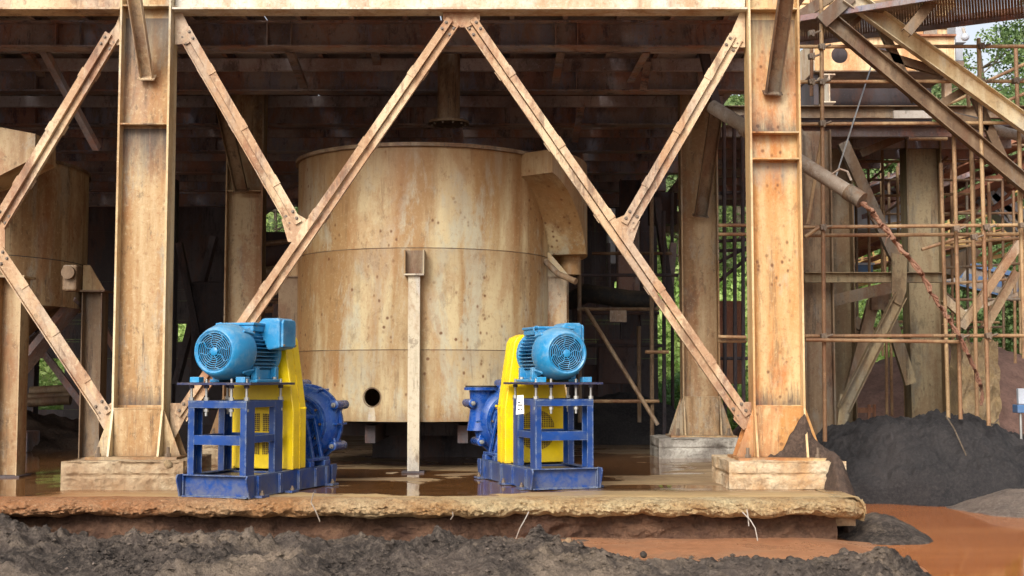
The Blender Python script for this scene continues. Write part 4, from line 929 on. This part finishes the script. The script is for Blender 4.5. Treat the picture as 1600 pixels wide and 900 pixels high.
def ycol(px, ptop, D, w, b, mat, label):
    p = P(px, 600, D); th = thing('yard_column', label, 'column', (p.x, D, YG), 'columns of the yard structure')
    hparts(th, (p.x,D,YG), (p.x,D,P(px,ptop,D).z), w, b, (1,0,0), mat); return th
ycol(1279, 205, 21.6, .5, .3, M['back'], 'brown yard column just right of the front right column')
ycol(1316, 205, 24, .42, .5, M['yard'], 'greenish grey yard column behind the brown one')
th = ycol(1446, 212, 24, .66, .42, M['yard'], 'broad greenish grey yard column right of the hanging belt')
tie = thing('tie_beam', 'horizontal tie beam between the yard columns at mid height', 'beam', P(1365,435,21.4))
chan(tie, 'channel', (1257,434), (1478,434), 21.3, .17, .12, M['yard'], back=False)
br = thing('yard_bracing', 'heavy bent leg brace between the yard columns', 'brace', P(1318,660,21.2))
chan(br, 'lower_leg', (1405,462), (1316,640), 21.15, .2, .14, M['yard'], back=False)
build('elbow_plate', MB().prism([P(1393,395,21.1), P(1418,400,21.1), P(1416,455,21.1), P(1408,478,21.1), P(1394,470,21.1)], V(0,.02,0)), M['yard'], br)
build('foot_gusset', MB().prism([P(1313,615,21.12), P(1338,622,21.12), P(1318,672,21.12), P(1308,672,21.12)], V(0,.02,0)), M['yard'], br)
bar_thing('yard_strut', (1318,222), (1404,410), 21.6, .19, .12, M['back'], 'long dark strut falling from the beam to the elbow plate', 'strut', 'struts between the yard columns')
bar_thing('yard_strut', (1366,470), (1330,610), 22.6, .2, .12, M['back'], 'short brown strut behind the heavy bent leg', 'strut', 'struts between the yard columns')
bar_thing('yard_strut', (1384,470), (1424,600), 22.8, .2, .12, M['yard'], 'rusty strut falling right toward the broad column', 'strut', 'struts between the yard columns')
bar_thing('yard_strut', (1300,470), (1400,447), 22, .2, .12, M['back'], 'nearly level dark strut under the tie beam', 'strut', 'struts between the yard columns')
bar_thing('yard_strut', (1375,455), (1375,484), 22.4, .3, .12, M['back'], 'dark node plate under the level strut', 'strut', 'struts between the yard columns')
bar_thing('yard_strut', (1335,500), (1372,530), 25, .2, .12, M['back'], 'far rusty strut left of the bent leg', 'strut', 'struts between the yard columns')
for a, b, D, lb in (((1503,512),(1600,372),23,'orange brown strut rising to the right picture edge'),((1540,512),(1590,425),23.6,'orange brown strut behind the rising one'),((1476,466),(1512,498),23.4,'short orange strut falling from the broad column'),((1500,490),(1590,460),24,'thin pale strut crossing the orange struts')):
    bar_thing('leaning_strut', a, b, D, .15 if 'thin' not in lb else .06, .1, M['brace'] if 'thin' not in lb else M['cream'], lb, 'strut', 'leaning struts before the hillside')
# long beam and plank across
b1 = thing('long_beam', 'long brown beam crossing behind the front right column at top', 'beam', P(1400,178,23))
chan(b1, 'web_plate', (1118,177), (1900,177), 22.4, .22, .14, M['back'], back=False)
build('weathered_board', MB().box(P(1392,0,22.2).x, P(1470,0,22.2).x, 22.18, 22.24, P(1400,185,22.2).z, P(1400,173,22.2).z), M['greypipe'], b1)
pf = thing('under_platform', 'dark platform running back behind the long beam', 'platform', V(6, 26, 5.9)); pz = P(1300,196,22.5).z
for k, (xa, xb, yb) in enumerate([(3.75,5.0,32.5),(5.01,6.3,32.5),(6.31,7.6,27),(7.61,9.4,25.5)]): build('platform_plate', MB().box(xa, xb, 22.5, yb, pz, pz+.012+.002*(k % 2)), M['under'], pf)
for k in range(9): build('platform_joist', MB().box(3.75, 9.4 if k < 3 else (7.6 if k < 4 else 6.3), 22.7+k*1.15, 22.82+k*1.15, pz-.16, pz-.002), M['under'], pf)
bar_thing('platform_rafter', (1345,240), (1412,212), 23.4, .14, .1, M['back'], 'slanting rafter below the long beam', 'beam', None)

# hopper housing at the top right
hp = thing('hopper_housing', 'cream hopper housing with three round holes at top right', 'housing', P(1380,110,25.5))
x0, x1 = P(1273,85,25).x, P(1491,85,25).x; za, zt = P(1380,110,25).z, P(1380,58,25).z
hr = .165*1.0; cs = [P(q,86,25) for q in (1312,1382,1456)]
def holed():                                   # front sheet with three real round openings
    mb = MB(); edges = [x0]+[(cs[i].x+cs[i+1].x)/2 for i in range(2)]+[x1]
    for i, c in enumerate(cs):
        m = 32; A, B = edges[i], edges[i+1]
        ins = [V(c.x+hr*math.cos(2*math.pi*k/m), 25, c.z+hr*math.sin(2*math.pi*k/m)) for k in range(m)]
        ou = []
        for k in range(m):
            a = 2*math.pi*k/m; cx, sz = math.cos(a), math.sin(a); q = 1/max(abs(cx), abs(sz)); cx *= q; sz *= q
            ou.append(V(c.x+((B-c.x) if cx > 0 else (c.x-A))*cx, 25, c.z+((zt-c.z) if sz > 0 else (c.z-za))*sz))
        bk = [v+V(0,.05,0) for v in ins]
        mb.add(ins+ou+bk, [(k, m+k, m+(k+1) % m, (k+1) % m) for k in range(m)]+[(k, (k+1) % m, 2*m+(k+1) % m, 2*m+k) for k in range(m)])
    return mb
build('holed_sheet', holed(), M['housing'], hp)
build('lip_angle', MB().box(x0-.02, x1+.02, 24.9, 25.0, zt-.0, zt+.035), M['rust'], hp)
build('inside_back', MB().box(x0, x1, 25.5, 25.54, za, zt), M['dark'], hp); build('bottom_sheet', MB().box(x0, x1, 25.004, 26.5, za-.02, za-.002), M['back'], hp)
build('side_sheet', MB().box(x0-.02, x0-.002, 25.004, 26.5, za, zt), M['cream'], hp); build('side_sheet', MB().box(x1+.002, x1+.02, 25.004, 26.5, za, zt), M['cream'], hp)
uw = thing('upper_wall', 'cream wall with a grey panel above the hopper housing', 'wall', P(1420,57,26))
wx = P(1250,0,26).x, P(1491,0,26).x; wz = P(0,57,26).z
build('wall_sheet', MB().box(wx[0], wx[1], 26, 26.1, wz, wz+1.0), M['housing'], uw)
for k in range(3): build('batten', MB().box(wx[0], wx[1], 25.97, 25.998, wz+.16+k*.26, wz+.175+k*.26), M['ochre'], uw)
build('grey_panel', MB().box(P(1441,0,26).x, P(1462,0,26).x, 25.95, 25.998, wz, wz+1.0), M['greypipe'], uw)
build('window_light', MB().box(P(1345,0,26).x, P(1372,0,26).x, 25.95, 25.998, wz+.05, wz+.5), M['white'], uw)
wp = thing('white_duct', 'white upright duct at the right end of the hopper housing', 'duct', P(1498,65,25.4))
build('upper_box', MB().box(P(1492,0,25.4).x, P(1508,0,25.4).x, 25.4, 25.9, P(0,66,25.4).z, P(0,10,25.4).z), M['white'], wp)
build('lower_box', MB().box(P(1492,0,25.4).x, P(1503,0,25.4).x, 25.42, 25.9, P(0,94,25.4).z, P(0,70,25.4).z), M['white'], wp)
build('end_cap', MB().box(P(1492,0,25.4).x, P(1504,0,25.4).x, 25.4, 25.88, P(0,103,25.4).z, P(0,95,25.4).z), M['greypipe'], wp)
def ball(name, px, py, D, r, mat, label, cat):
    c = P(px,py,D); th = thing(name, label, cat, c)
    build('globe', MB().lathe([(r*math.sin(math.pi*i/10), -r*math.cos(math.pi*i/10)) for i in range(11)], c, (0,-.3,1), 20), mat, th, 60)
    build('holder', MB().cyl(c+V(0,.02,r*.8), c+V(.0,.1,r+.12), r*.35, 10), M['greypipe'], th, 40); return th
ball('globe_lamp', 1508, 58, 24.8, .08, M['white'], 'white globe lamp beside the white duct', 'lamp')
ball('float_ball', 1364, 48, 20.5, .075, M['rubber'], 'black ball hanging under the walkway grating', 'ball')
rec = thing('dark_bunker', 'dark recess with a beam end below the hopper housing', 'bunker', P(1360,165,25.6))
build('back_sheet', MB().box(P(1262,0,26).x, P(1472,0,26).x, 26.8, 26.85, P(0,172,25.6).z, za+.6), M['dark'], rec); build('side_post', MB().box(P(1470,0,25.6).x, P(1481,0,25.6).x, 25.5, 25.7, P(0,158,25.6).z, P(0,120,25.6).z), M['cream'], rec)
build('side_sheet', MB().box(P(1255,0,26).x, P(1262,0,26).x, 25.2, 26.8, P(0,170,25.6).z, za-.03), M['dark'], rec)
bb = MB(); q0, q1 = P(1286,115,24.6), P(1306,160,24.6)
bb.box(q0.x, q1.x, 24.6, 26, q0.z-.025, q0.z).box(q0.x, q1.x, 24.6, 26, q1.z, q1.z+.025).box((q0.x+q1.x)/2-.012, (q0.x+q1.x)/2+.012, 24.6, 26, q1.z+.025, q0.z-.025)
solo('beam_stub', bb, M['cream'], 'cream I beam end poking out below the hopper housing', 'beam')

# conveyor gallery truss
ga = thing('conveyor_gallery', 'lattice girder of the inclined gallery crossing the top right', 'girder', P(1590,280,18))
chan(ga, 'upper_chord', (1322,-6), (1900,412), 17.9, .24, .12, M['flange'], back=False)
chan(ga, 'lower_chord', (1284,24), (1900,540), 18.0, .22, .12, M['back'], back=False)
for a, b, h in (((1344,27),(1313,57),.07),((1377,40),(1432,158),.12),((1336,72),(1470,112),.12),((1453,172),(1508,140),.11),((1524,150),(1584,284),.13),((1460,175),(1545,198),.13)):
    chan(ga, 'lattice_member', a, b, 18.12, h, .07, M['back'])
chan(ga, 'end_member', (1284,34), (1330,-8), 17.85, .2, .14, M['back'])
tube_thing('lagged_pipe', [(1458,176,18.4),(1530,192,18.4),(1575,208,18.4),(1880,294,18.4)], .075, M['greypipe'], 'grey lagged pipe running along the gallery to the right edge', 'pipe')
# walkway grating above
wk = thing('walkway', 'ribbed steel walkway seen from below along the top right', 'walkway', P(1420,32,17.5))
a0, a1, b0, b1_ = P(1242,54,18.6), P(1650,4,15.6), P(1242,41,20.0), P(1650,-26,17.0)
a0.z = b0.z = (a0.z+b0.z)/2; a1.z = b1_.z = (a1.z+b1_.z)/2
for k in range(96):
    f = k/95; p0, p1 = a0.lerp(a1, f), b0.lerp(b1_, f); build('grating_bar', MB().bar(p0, p1, .034, .03), M['back'], wk)
build('edge_angle', MB().bar(a0-V(0,0,.03), a1-V(0,0,.03), .05, .08), M['under'], wk); build('edge_angle', MB().bar(b0, b1_, .05, .16), M['under'], wk)
for i, (a, b, D, h, lb) in enumerate([((1245,34),(1420,2),19.8,.2,'dark red stringer just above the walkway'),((1418,50),(1470,-14),17.2,.14,'dark hanger strut between walkway and gallery'),((1245,28),(1300,-8),18.5,.16,'dark strut beside the top of the right column'),((1405,30),(1440,-6),18.8,.1,'thin dark strut above the gallery'),((1255,45),(1290,-6),20.5,.12,'far dark strut beside the right column')]):
    bar_thing('walkway_strut', a, b, D, h, .12, M['back'], lb, 'strut', 'dark struts at the top right')
# pipe through to the hanging belt
pp = thing('sloping_pipe', 'thick grey brown pipe sloping down behind the front right column', 'pipe', P(1340,312,16.3))
build('pipe', MB().cyl(P(1112,166,17.6), P(1345,312,16.3), .095, 18), M['greypipe'], pp, 40)
d_ = (P(1345,312,16.3)-P(1112,166,17.6)).normalized(); e_ = P(1345,312,16.3)
build('collar', MB().cyl(e_-d_*.22, e_-d_*-.02, .108, 18), M['back'], pp, 40); build('collar', MB().cyl(P(1166,200,17.3)-d_*.03, P(1166,200,17.3)+d_*.06, .125, 18), M['greypipe'], pp, 40)
pts = [(1345,316),(1362,330),(1378,350),(1398,376),(1420,402),(1440,428),(1456,458),(1470,480),(1484,500),(1500,528),(1514,556),(1524,580),(1532,604),(1534,640)]
path = []
for i in range(len(pts)-1):
    for k in range(6):
        f = k/6; path.append(P(pts[i][0]*(1-f)+pts[i+1][0]*f, pts[i][1]*(1-f)+pts[i+1][1]*f, 16.3+2.2*i/13))
rp = thing('torn_belt', 'twisted torn belt strip hanging from the pipe mouth into the yard', 'belt', path[-1])
n_ = len(path)
for q in range(4):
    ph = [nz(i*.13, q*7, 1, 1, 3)*9+i*.12 for i in range(n_)]
    build('strand', MB().tube([p+V(.022*math.cos(ph[i]+q*1.6)+.03*nz(i*.25, q*5), .02*math.sin(ph[i]+q*1.6), .03*nz(i*.3, q*3+2)) for i, p in enumerate(path)],
        [max(.003, (.024-.015*i/n_)*(1+.9*nz(i*.5, q*3, 0, 1, 3))) for i in range(n_)], 6), M['beltcol'], rp, 35)
for q in range(14):
    i = 6+q*5; p = path[i]; build('frayed_end', MB().tube([p, p+V(random.uniform(-.06,.06), -.01, random.uniform(-.1,.03)), p+V(random.uniform(-.09,.09), -.01, random.uniform(-.16,.0))], [.007,.005,.002], 5), M['beltcol'], rp)
hk = P(1310,272,16.6)
solo('steel_cable', MB().tube([P(1364,95,20), P(1335,185,18), P(1306,276,16.7)], .011, 6), M['zinc'], 'thin steel cable slanting down to the sloping pipe', 'cable')
solo('cable_loop', MB().tube([P(1304,285,16.5), P(1300,272,16.5), P(1312,264,16.5), P(1324,268,16.5), P(1330,282,16.5)], .016, 8), M['greypipe'], 'bent pale wire loop on the sloping pipe', 'wire')

# tube scaffold before the yard columns
sf = thing('tube_scaffold', 'brown tube scaffold with couplers right of the front right column', 'scaffold', P(1430,660,18))
std = [(1283,-5,1289,690,18.0),(1490,200,1501,655,18.2),(1517,205,1527,650,18.6),(1529,60,1545,665,18.0),(1592,190,1600,560,18.2),(1587,75,1590,170,19),(1512,140,1514,168,19),(1545,300,1548,420,20),(1470,255,1482,655,18.9),
       (1378,225,1383,430,25),(1402,260,1405,440,26),(1385,530,1386,655,24.5),(1392,530,1394,650,25),(1413,530,1415,650,25.4),(1268,150,1268,-5,20.5)]
for x0_, y0_, x1_, y1_, D in std: build('standard', MB().tube([P(x0_,y0_,D), P(x1_,y1_,D)], .03, 10), M['scaf'], sf, 40)
led = [(73,1246,1880,72,18.1),(128,1246,1880,126,18.1),(194,1248,1880,190,18.1),(355,1255,1880,349,18.1),(368,1256,1880,364,18.3),(525,1258,1880,524,18.1),(531,1259,1500,534,17.95),(217,1420,1480,217,20),(380,1470,1600,372,19.5),
       (352,1122,1166,352,19),(366,1122,1166,366,19),(526,1122,1166,527,19),(533,1122,1166,533,19.1)]
for y0_, x0_, x1_, y1_, D in led: build('ledger', MB().tube([P(x0_,y0_,D-.065), P(x1_,y1_,D-.065)], .027, 10), M['scaf'], sf, 40)
for x0_, y0_, x1_, y1_, D in [(1285,208,1262,350,18.6),(1258,370,1285,352,18),(1514,140,1640,82,19.4),(1470,168,1510,150,19.6),(1440,390,1520,365,19),(1556,165,1640,130,19.2)]:
    build('diagonal_tube', MB().tube([P(x0_,y0_,D), P(x1_,y1_,D)], .026, 8), M['scaf'], sf, 40)
cp = [(1284,73),(1284,128),(1285,193),(1286,355),(1287,525),(1533,72),(1534,128),(1541,355),(1544,524),(1494,357),(1500,526),(1522,370),(1597,352),(1587,126),(1268,52),(1268,88),(1268,128)]
for x_, y_ in cp:
    c = P(x_, y_, 17.96); build('coupler', MB().obox(c, (1,0,.15), (0,1,0), (-.15,0,1), .085, .10, .075).cyl(c+V(.03,-.03,-.01), c+V(.12,-.05,.02), .017, 8).cyl(c+V(.0,-.04,.02), c+V(.02,-.05,-.06), .02, 6), M['bolt'], sf, bevel=.012)
rs = thing('far_scaffold', 'thinner scaffold tubes standing behind the yard columns', 'scaffold', P(1440,650,26))
rg = random.Random(11)
for k in range(15):
    x_ = 1338+k*18.5+rg.uniform(-6,6); D = rg.uniform(24.8,27.5); build('standard', MB().tube([P(x_,rg.uniform(200,300),D), P(x_+3,rg.uniform(520,640),D)], .03, 7), M['scaf'] if k % 3 else M['back'], rs, 40)
for k in range(13):
    y_ = 232+k*24+rg.uniform(-7,7); D = rg.uniform(24.8,27.5); x_ = rg.uniform(1325,1420); build('ledger', MB().tube([P(x_,y_,D), P(x_+rg.uniform(120,260),y_-rg.uniform(-4,22),D)], .028, 7), M['scaf'] if k % 2 else M['back'], rs, 40)
for k in range(6):
    x_ = rg.uniform(1340,1520); y_ = rg.uniform(260,440); D = rg.uniform(24.8,27); build('diagonal_tube', MB().tube([P(x_,y_,D), P(x_+rg.uniform(50,110),y_+rg.choice([-60,70]),D)], .026, 7), M['back'], rs, 40)
# inner bars seen between the two right columns
ib = thing('bar_grid', 'black bars seen between the rear and front right columns', 'bars', P(1140,660,21.8))
for x_ in (1131,1147,1160): build('upright_bar', MB().tube([P(x_,180,21.8), P(x_+2,660,21.8)], .034, 8), M['dark'], ib, 40)
for y_, y2 in ((302,300),(377,374),(392,390),(410,384),(440,400),(560,560)): build('cross_bar', MB().tube([P(1122,y_,21.9), P(1172,y2,21.9)], .03, 8), M['dark'], ib, 40)

# far conveyors
def conveyor(label, a, b, D0, D1, wd, mats, rails, seedv):
    p0, p1 = P(*a,D0), P(*b,D1); d = (p1-p0).normalized(); up = V(0,0,1); s = d.cross(up).normalized(); n = s.cross(d)
    if s.y > 0: s = -s                                          # s points toward the viewer
    th = thing('inclined_conveyor', label, 'conveyor', p0, 'inclined conveyors in the yard'); L = (p1-p0).length
    for q in (-1, 1): build('stringer', MB().obox((p0+p1)/2+s*q*wd/2, d, s, n, L, .08, .2), M[mats[0]], th)
    build('belt', MB().obox((p0+p1)/2+n*.16, d, s, n, L, wd*.8, .03), M[mats[1]], th)
    k = int(L/.55)
    for i in range(k):
        c = p0+d*(L*(i+.5)/k)
        build('idler', MB().cyl(c-s*wd*.48-n*.02, c+s*wd*.48-n*.02, .05, 8).bar(c+s*wd*.52-n*.1, c+s*wd*.55+n*.28, .04, .05, d), M[mats[0]], th)
    build('walkway_plate', MB().obox((p0+p1)/2+s*(wd/2+.4)-n*.14, d, s, n, L, .7, .03), M[mats[2]], th)
    if rails:
        for i in range(int(L/1.1)+1):
            c = p0+d*min(L, i*1.1)+s*(wd/2+.75); build('rail_post', MB().bar(c-n*.1, c+V(0,0,.95), .05, .05, s), M[mats[3]], th)
        for hgt in (.5, .95): build('hand_rail', MB().cyl(p0+s*(wd/2+.75)+V(0,0,hgt), p1+s*(wd/2+.75)+V(0,0,hgt), .032, 8), M[mats[3]], th)
    for i in range(int(L/2.2)):
        c = p0+d*(i*2.2+.8); build('under_strut', MB().bar(c+s*wd/2-n*.1, c+d*1.1+s*wd/2-n*.5, .06, .08, s).bar(c+d*1.1+s*wd/2-n*.5, c+d*2.2+s*wd/2-n*.1, .06, .08, s), M[mats[0]], th)
    build('lower_chord', MB().obox((p0+p1)/2+s*wd/2-n*.52, d, s, n, L, .07, .1), M[mats[0]], th)
    return th
conveyor('rusty red inclined conveyor climbing right behind the broad yard column', (1300,365), (1850,120), 30, 25.4, 1.2, ('rust','under','rust','rust'), False, 1)
conveyor('second rusty conveyor close below the first one', (1300,405), (1850,168), 31, 26.4, 1.1, ('rust','back','rust','rust'), False, 2)
conveyor('third dark rusty conveyor under the platform', (1300,330), (1520,240), 29, 27, 1.0, ('under','under','under','under'), False, 3)
conveyor('ochre conveyor with handrails farther down toward the hillside', (1290,428), (1880,306), 35, 31.8, 1.2, ('ochre','rust','rust','ochre'), True, 4)
cw = thing('blue_conveyor', 'blue and white covered conveyor sloping down to the right', 'conveyor', P(1540,450,34))
p0, p1 = P(1440,418,34), P(1900,527,30); d = (p1-p0).normalized(); L = (p1-p0).length
build('side_cover', MB().obox((p0+p1)/2, d, (0,1,0), d.cross(V(0,1,0)), L, .9, .52), M['greypipe'], cw)
build('top_hood', MB().obox((p0+p1)/2+V(0,0,.31), d, (0,1,0), d.cross(V(0,1,0)), L, 1.0, .12), M['conveyblue'], cw); build('bottom_rail', MB().obox((p0+p1)/2-V(0,.47,.27), d, (0,1,0), d.cross(V(0,1,0)), L, .06, .1), M['conveyblue'], cw)
for i in range(28):
    c = p0+d*(L*(i+.5)/28); build('cover_panel', MB().obox(c-V(0,.455,.02), d, (0,1,0), d.cross(V(0,1,0)), .11 if i % 2 else .2, .02, .16), M['conveyblue'], cw)
solo('white_container', MB().box(P(1322,0,28).x, P(1420,0,28).x, 28, 28.9, P(0,358,28).z, P(0,320,28).z), M['white'], 'pale white shed wall seen between the yard columns', 'shed')
bt = thing('blue_box', 'small blue box among the conveyors behind the yard columns', 'box', P(1352,427,30)); q0, q1 = P(1334,427,29.5), P(1364,414,29.5)
build('box_body', MB().box(q0.x, q1.x, 29.5, 30, q0.z, q1.z), M['conveyblue'], bt); build('box_top', MB().box(q0.x-.03, q1.x+.03, 29.45, 30.05, q1.z, q1.z+.05), M['white'], bt)
ch = thing('lattice_chute', 'pale grey chute with lattice sides rising at the right edge', 'chute', P(1600,352,29))
for a, b, h in (((1540,296),(1640,390),.22),((1536,310),(1600,368),.07),((1556,300),(1620,360),.3)): chan(ch, 'chute_plate', a, b, 29, h, .5, M['white'])
for i in range(5): chan(ch, 'lattice_bar', (1545+i*14,306+i*13), (1552+i*14,320+i*13), 28.95, .05, .05, M['cream'])
solo('grey_chute', MB().prism([P(1478,405,29), P(1520,385,29), P(1535,392,29), P(1500,432,29), P(1478,428,29)], V(0,.8,0)), M['back'], 'brown discharge chute under the ochre conveyor', 'chute')
# broken pier, sign box, bits
def pier():
    mb = MB(); x0_, x1_ = P(1488,0,22).x, P(1546,0,22).x; ztop_ = P(0,534,22).z
    for x_a, x_b, y, mt in ((x0_, x1_, 22, 0),):
        mb.grid(30, 40, lambda i, j: V(x_a+(x_b-x_a)*i+.05*nz(j*6, i, 1), y+.12*nz(i*4, j*7, 3, 1, 5), YG+(ztop_-YG)*j+.12*(j > .97)*nz(i*8, 0, 5)))
        mb.grid(8, 40, lambda i, j: V(x_b+.05*nz(j*6, 1, 1), y+.6*i+.12*nz(4, j*7, 3, 1, 5)*(1-i), YG+(ztop_-YG)*j)); mb.grid(8, 40, lambda i, j: V(x_a+.05*nz(j*6, 0, 1), y+.6*(1-i), YG+(ztop_-YG)*j))
    return mb
solo('broken_pier', pier(), M['rubble'], 'crumbling concrete pier behind the right scaffold poles', 'pier', smooth=45)
sb = thing('post_box', 'small grey blue box on a post at the right picture edge', 'box', P(1595,665,19)); q = P(1595,665,19)
build('post', MB().cyl(V(q.x,19,-.4), V(q.x,19,P(0,645,19).z), .02, 8), M['zinc'], sb); build('box_body', MB().box(q.x-.08, q.x+.1, 18.9, 19.1, P(0,645,19).z, P(0,632,19).z), M['conveyblue'], sb, bevel=.01); build('box_mast', MB().box(q.x-.03, q.x+.1, 18.98, 19.06, P(0,631.5,19).z, P(0,607,19).z), M['white'], sb, bevel=.01)
tr = thing('low_trestle', 'low rusty trestle on the gravel between the yard columns', 'trestle', P(1350,655,25))
chan(tr, 'top_board', (1336,641), (1368,641), 25, .1, .1, M['rust']); 
for x_ in (1338,1358,1366): build('leg', MB().bar(P(x_,632,25), P(x_,660,25), .05, .05, (0,1,0)), M['rust'], tr)
for i, (pts_, lb) in enumerate([([(1478,650,18.2),(1490,668,18),(1500,690,17.9),(1510,712,17.8)], 'dead stalk lying on the black heap'),([(1560,655,19),(1545,670,18.5),(1530,690,18.2)], 'dry twig at the right end of the black heap')]):
    tube_thing('dry_stalk', pts_, .01, M['bark'], lb, 'stalk', None, 6)

# ================================================================ hillside and trees
def hill_h(x, y): return -.6+sm(35, 44, y)*1.2+max(0, y-38)*.40+1.2*nz(x, y, 1, .09, 4)*sm(36, 46, y)
def hg(i, j):
    x, y = -50+120*i, 36+56*j; return V(x, y, min(hill_h(x, y), 21))
tag(build('hillside', MB().grid(80, 50, hg), M['hill'], None, 50), kind='structure')
def leaves(name, cen, spread, size, mat, parent=None, droop=.25):
    """cen (N,3): leaf centres; every leaf is a pointed four sided blade folded along its rib"""
    n = len(cen); rng = np.random
    d = rng.normal(size=(n,3)); d[:,2] -= droop; d /= np.linalg.norm(d, axis=1)[:,None]
    u = rng.normal(size=(n,3)); s = np.cross(d, u); s /= np.linalg.norm(s, axis=1)[:,None]; k = np.cross(s, d)
    L = size*(.6+.8*rng.random((n,1))); W_ = L*.3
    a = cen; b = cen+d*L*.5+s*W_+k*W_*.4; c = cen+d*L; e = cen+d*L*.5-s*W_+k*W_*.4
    vs = np.stack([a,b,c,e],1).reshape(-1,3)
    off = np.array(wloc(parent) if parent else (0,0,0)); vs = vs-off
    me = bpy.data.meshes.new(name); me.vertices.add(len(vs)); me.vertices.foreach_set('co', vs.ravel())
    me.loops.add(4*n); me.loops.foreach_set('vertex_index', np.arange(4*n)); me.polygons.add(n)
    me.polygons.foreach_set('loop_start', np.arange(0,4*n,4)); me.polygons.foreach_set('loop_total', np.full(n,4)); me.materials.append(mat); me.update(); me.validate()
    return link(name, me, parent)
def tree(label, x, y, h, cr, nleaf, mat, seed, lean=.0, size=.2, start=.35):
    rnd = random.Random(seed); z0 = hill_h(x, y)-.1; th = thing('broadleaf_tree', label, 'tree', (x,y,z0), 'trees on the hillside')
    top = V(x+lean*h, y, z0+h*.8); path = [V(x,y,z0)+(top-V(x,y,z0))*f+V(.25*math.sin(f*5+seed), .2*math.cos(f*4+seed), 0)*f for f in [i/8 for i in range(9)]]
    build('trunk', MB().tube(path, [.2*h/11*(1-.8*i/8) for i in range(9)], 8), M['bark'], th, 60)
    lb = MB(); cl = []
    for k in range(26):
        f = start+(1-start)*rnd.random(); p = path[0].lerp(path[-1], f); p = path[min(8, int(f*8))]
        a = rnd.random()*6.283; r = cr*(.45+.65*rnd.random())*(1.15-.6*abs(f-.6)); q = p+V(r*math.cos(a), r*math.sin(a), r*(.25+.6*rnd.random()))
        m_ = p.lerp(q, .5)+V(0,0,-.12*r); lb.tube([p, m_, q], [.05, .03, .012], 5)
        for t_ in range(3): e = q+V(rnd.gauss(0,.5), rnd.gauss(0,.5), rnd.gauss(.1,.35)); lb.tube([m_.lerp(q,.5), e], [.018,.006], 4); cl.append((e, .42+.4*rnd.random()))
        cl.append((q, .45+.5*rnd.random())); cl.append((m_, .35))
    build('limbs', lb, M['bark'], th, 60)
    ws = np.array([c[1]**2 for c in cl]); idx = np.random.choice(len(cl), nleaf, p=ws/ws.sum())
    ctr = np.array([tuple(c[0]) for c in cl])[idx]; rad = np.array([c[1] for c in cl])[idx][:,None]
    v_ = np.random.normal(size=(nleaf,3)); v_ /= np.linalg.norm(v_, axis=1)[:,None]; v_ *= np.random.random((nleaf,1))**.45; v_[:,2] *= .6
    leaves('crown', ctr+v_*rad*1.25, 0, size, mat, th)
for i, (x, y, h, cr, nl, m, lean, lb) in enumerate([(14.6,42,10.5,2.6,9000,'leaf2',.02,'airy tall tree right of the white duct'),(17.6,43,11.5,3.0,11000,'leaf',-.04,'tall tree at the right picture edge'),(15.8,48,11,3,10000,'leaf',.03,'dense tree behind the airy tall tree'),
        (19,51,12,3.4,9000,'leaf2',0,'pale tree far right behind the tall tree'),(12.2,47,8.5,2.8,8000,'leaf',.02,'tree behind the hopper housing'),(6.0,46,7,2.6,7000,'leaf2',.02,'tree seen in the green gap beside the rear right column'),(-8.6,47,7,2.8,8000,'leaf2',0,'tree seen in the green gap left of the round tank'),(9.0,50,9,3.0,6000,'leaf',0,'tree behind the conveyors'),(13.4,39.5,5.2,1.8,5000,'leaf',0,'small dark tree low behind the long beam'),(16.3,40,5.5,2.0,6000,'leaf',0,'small dark tree at the right edge above the conveyors')]):
    tree(lb, x, y, h, cr, int(nl*2.2), M[m], 40+i, lean, .125 if y < 45 else .15)
# ground cover on the slope
N = 130000
xx = np.concatenate([np.random.uniform(2,24,N-30000), np.random.uniform(-16,-3,30000)]); yy = 36.5+np.random.random(N)**1.4*20
hh = np.array([hill_h(a, b) for a, b in zip(xx, yy)])
tuft = np.array([max(0, .5+nz(a, b, 4, .55, 3)) for a, b in zip(xx, yy)])
cen = np.stack([xx, yy, hh+np.random.random(N)*(.2+1.5*tuft)], 1)
tag(leaves('undergrowth', cen, 0, .2, M['bush'], None, -.1), kind='stuff')
for i, (x, y, r, lb) in enumerate([(14.3,36.2,1.7,'dark green bush at the right edge above the pale gravel heap'),(12.2,37,1.6,'dark green bush behind the orange struts'),(16.4,37.5,1.9,'large dark bush right of the other bushes'),(10.2,37.5,1.4,'bush low behind the broad yard column'),(4.9,38,1.3,'bush in the low green gap beside the rear right column')]):
    th = thing('bush', lb, 'bush', (x,y,hill_h(x,y)), 'bushes at the foot of the hillside'); z_ = hill_h(x,y)
    mb = MB()
    for k in range(9):
        a = k*.7; mb.tube([V(x,y,z_-.1), V(x+.3*r*math.cos(a), y+.3*r*math.sin(a), z_+r*.6), V(x+.6*r*math.cos(a), y+.6*r*math.sin(a), z_+r*1.1)], [.035,.02,.008], 5)
    build('stems', mb, M['bark'], th)
    n_ = 12000; v_ = np.random.normal(size=(n_,3)); v_ /= np.linalg.norm(v_, axis=1)[:,None]; v_ *= np.random.random((n_,1))**.35*r
    v_ *= (1+.3*np.sin(v_[:,:1]*4+v_[:,2:]*5)); v_[:,2] = abs(v_[:,2])*1.15
    leaves('foliage', v_+np.array((x,y,z_)), 0, .13, M['bushdark'], th)
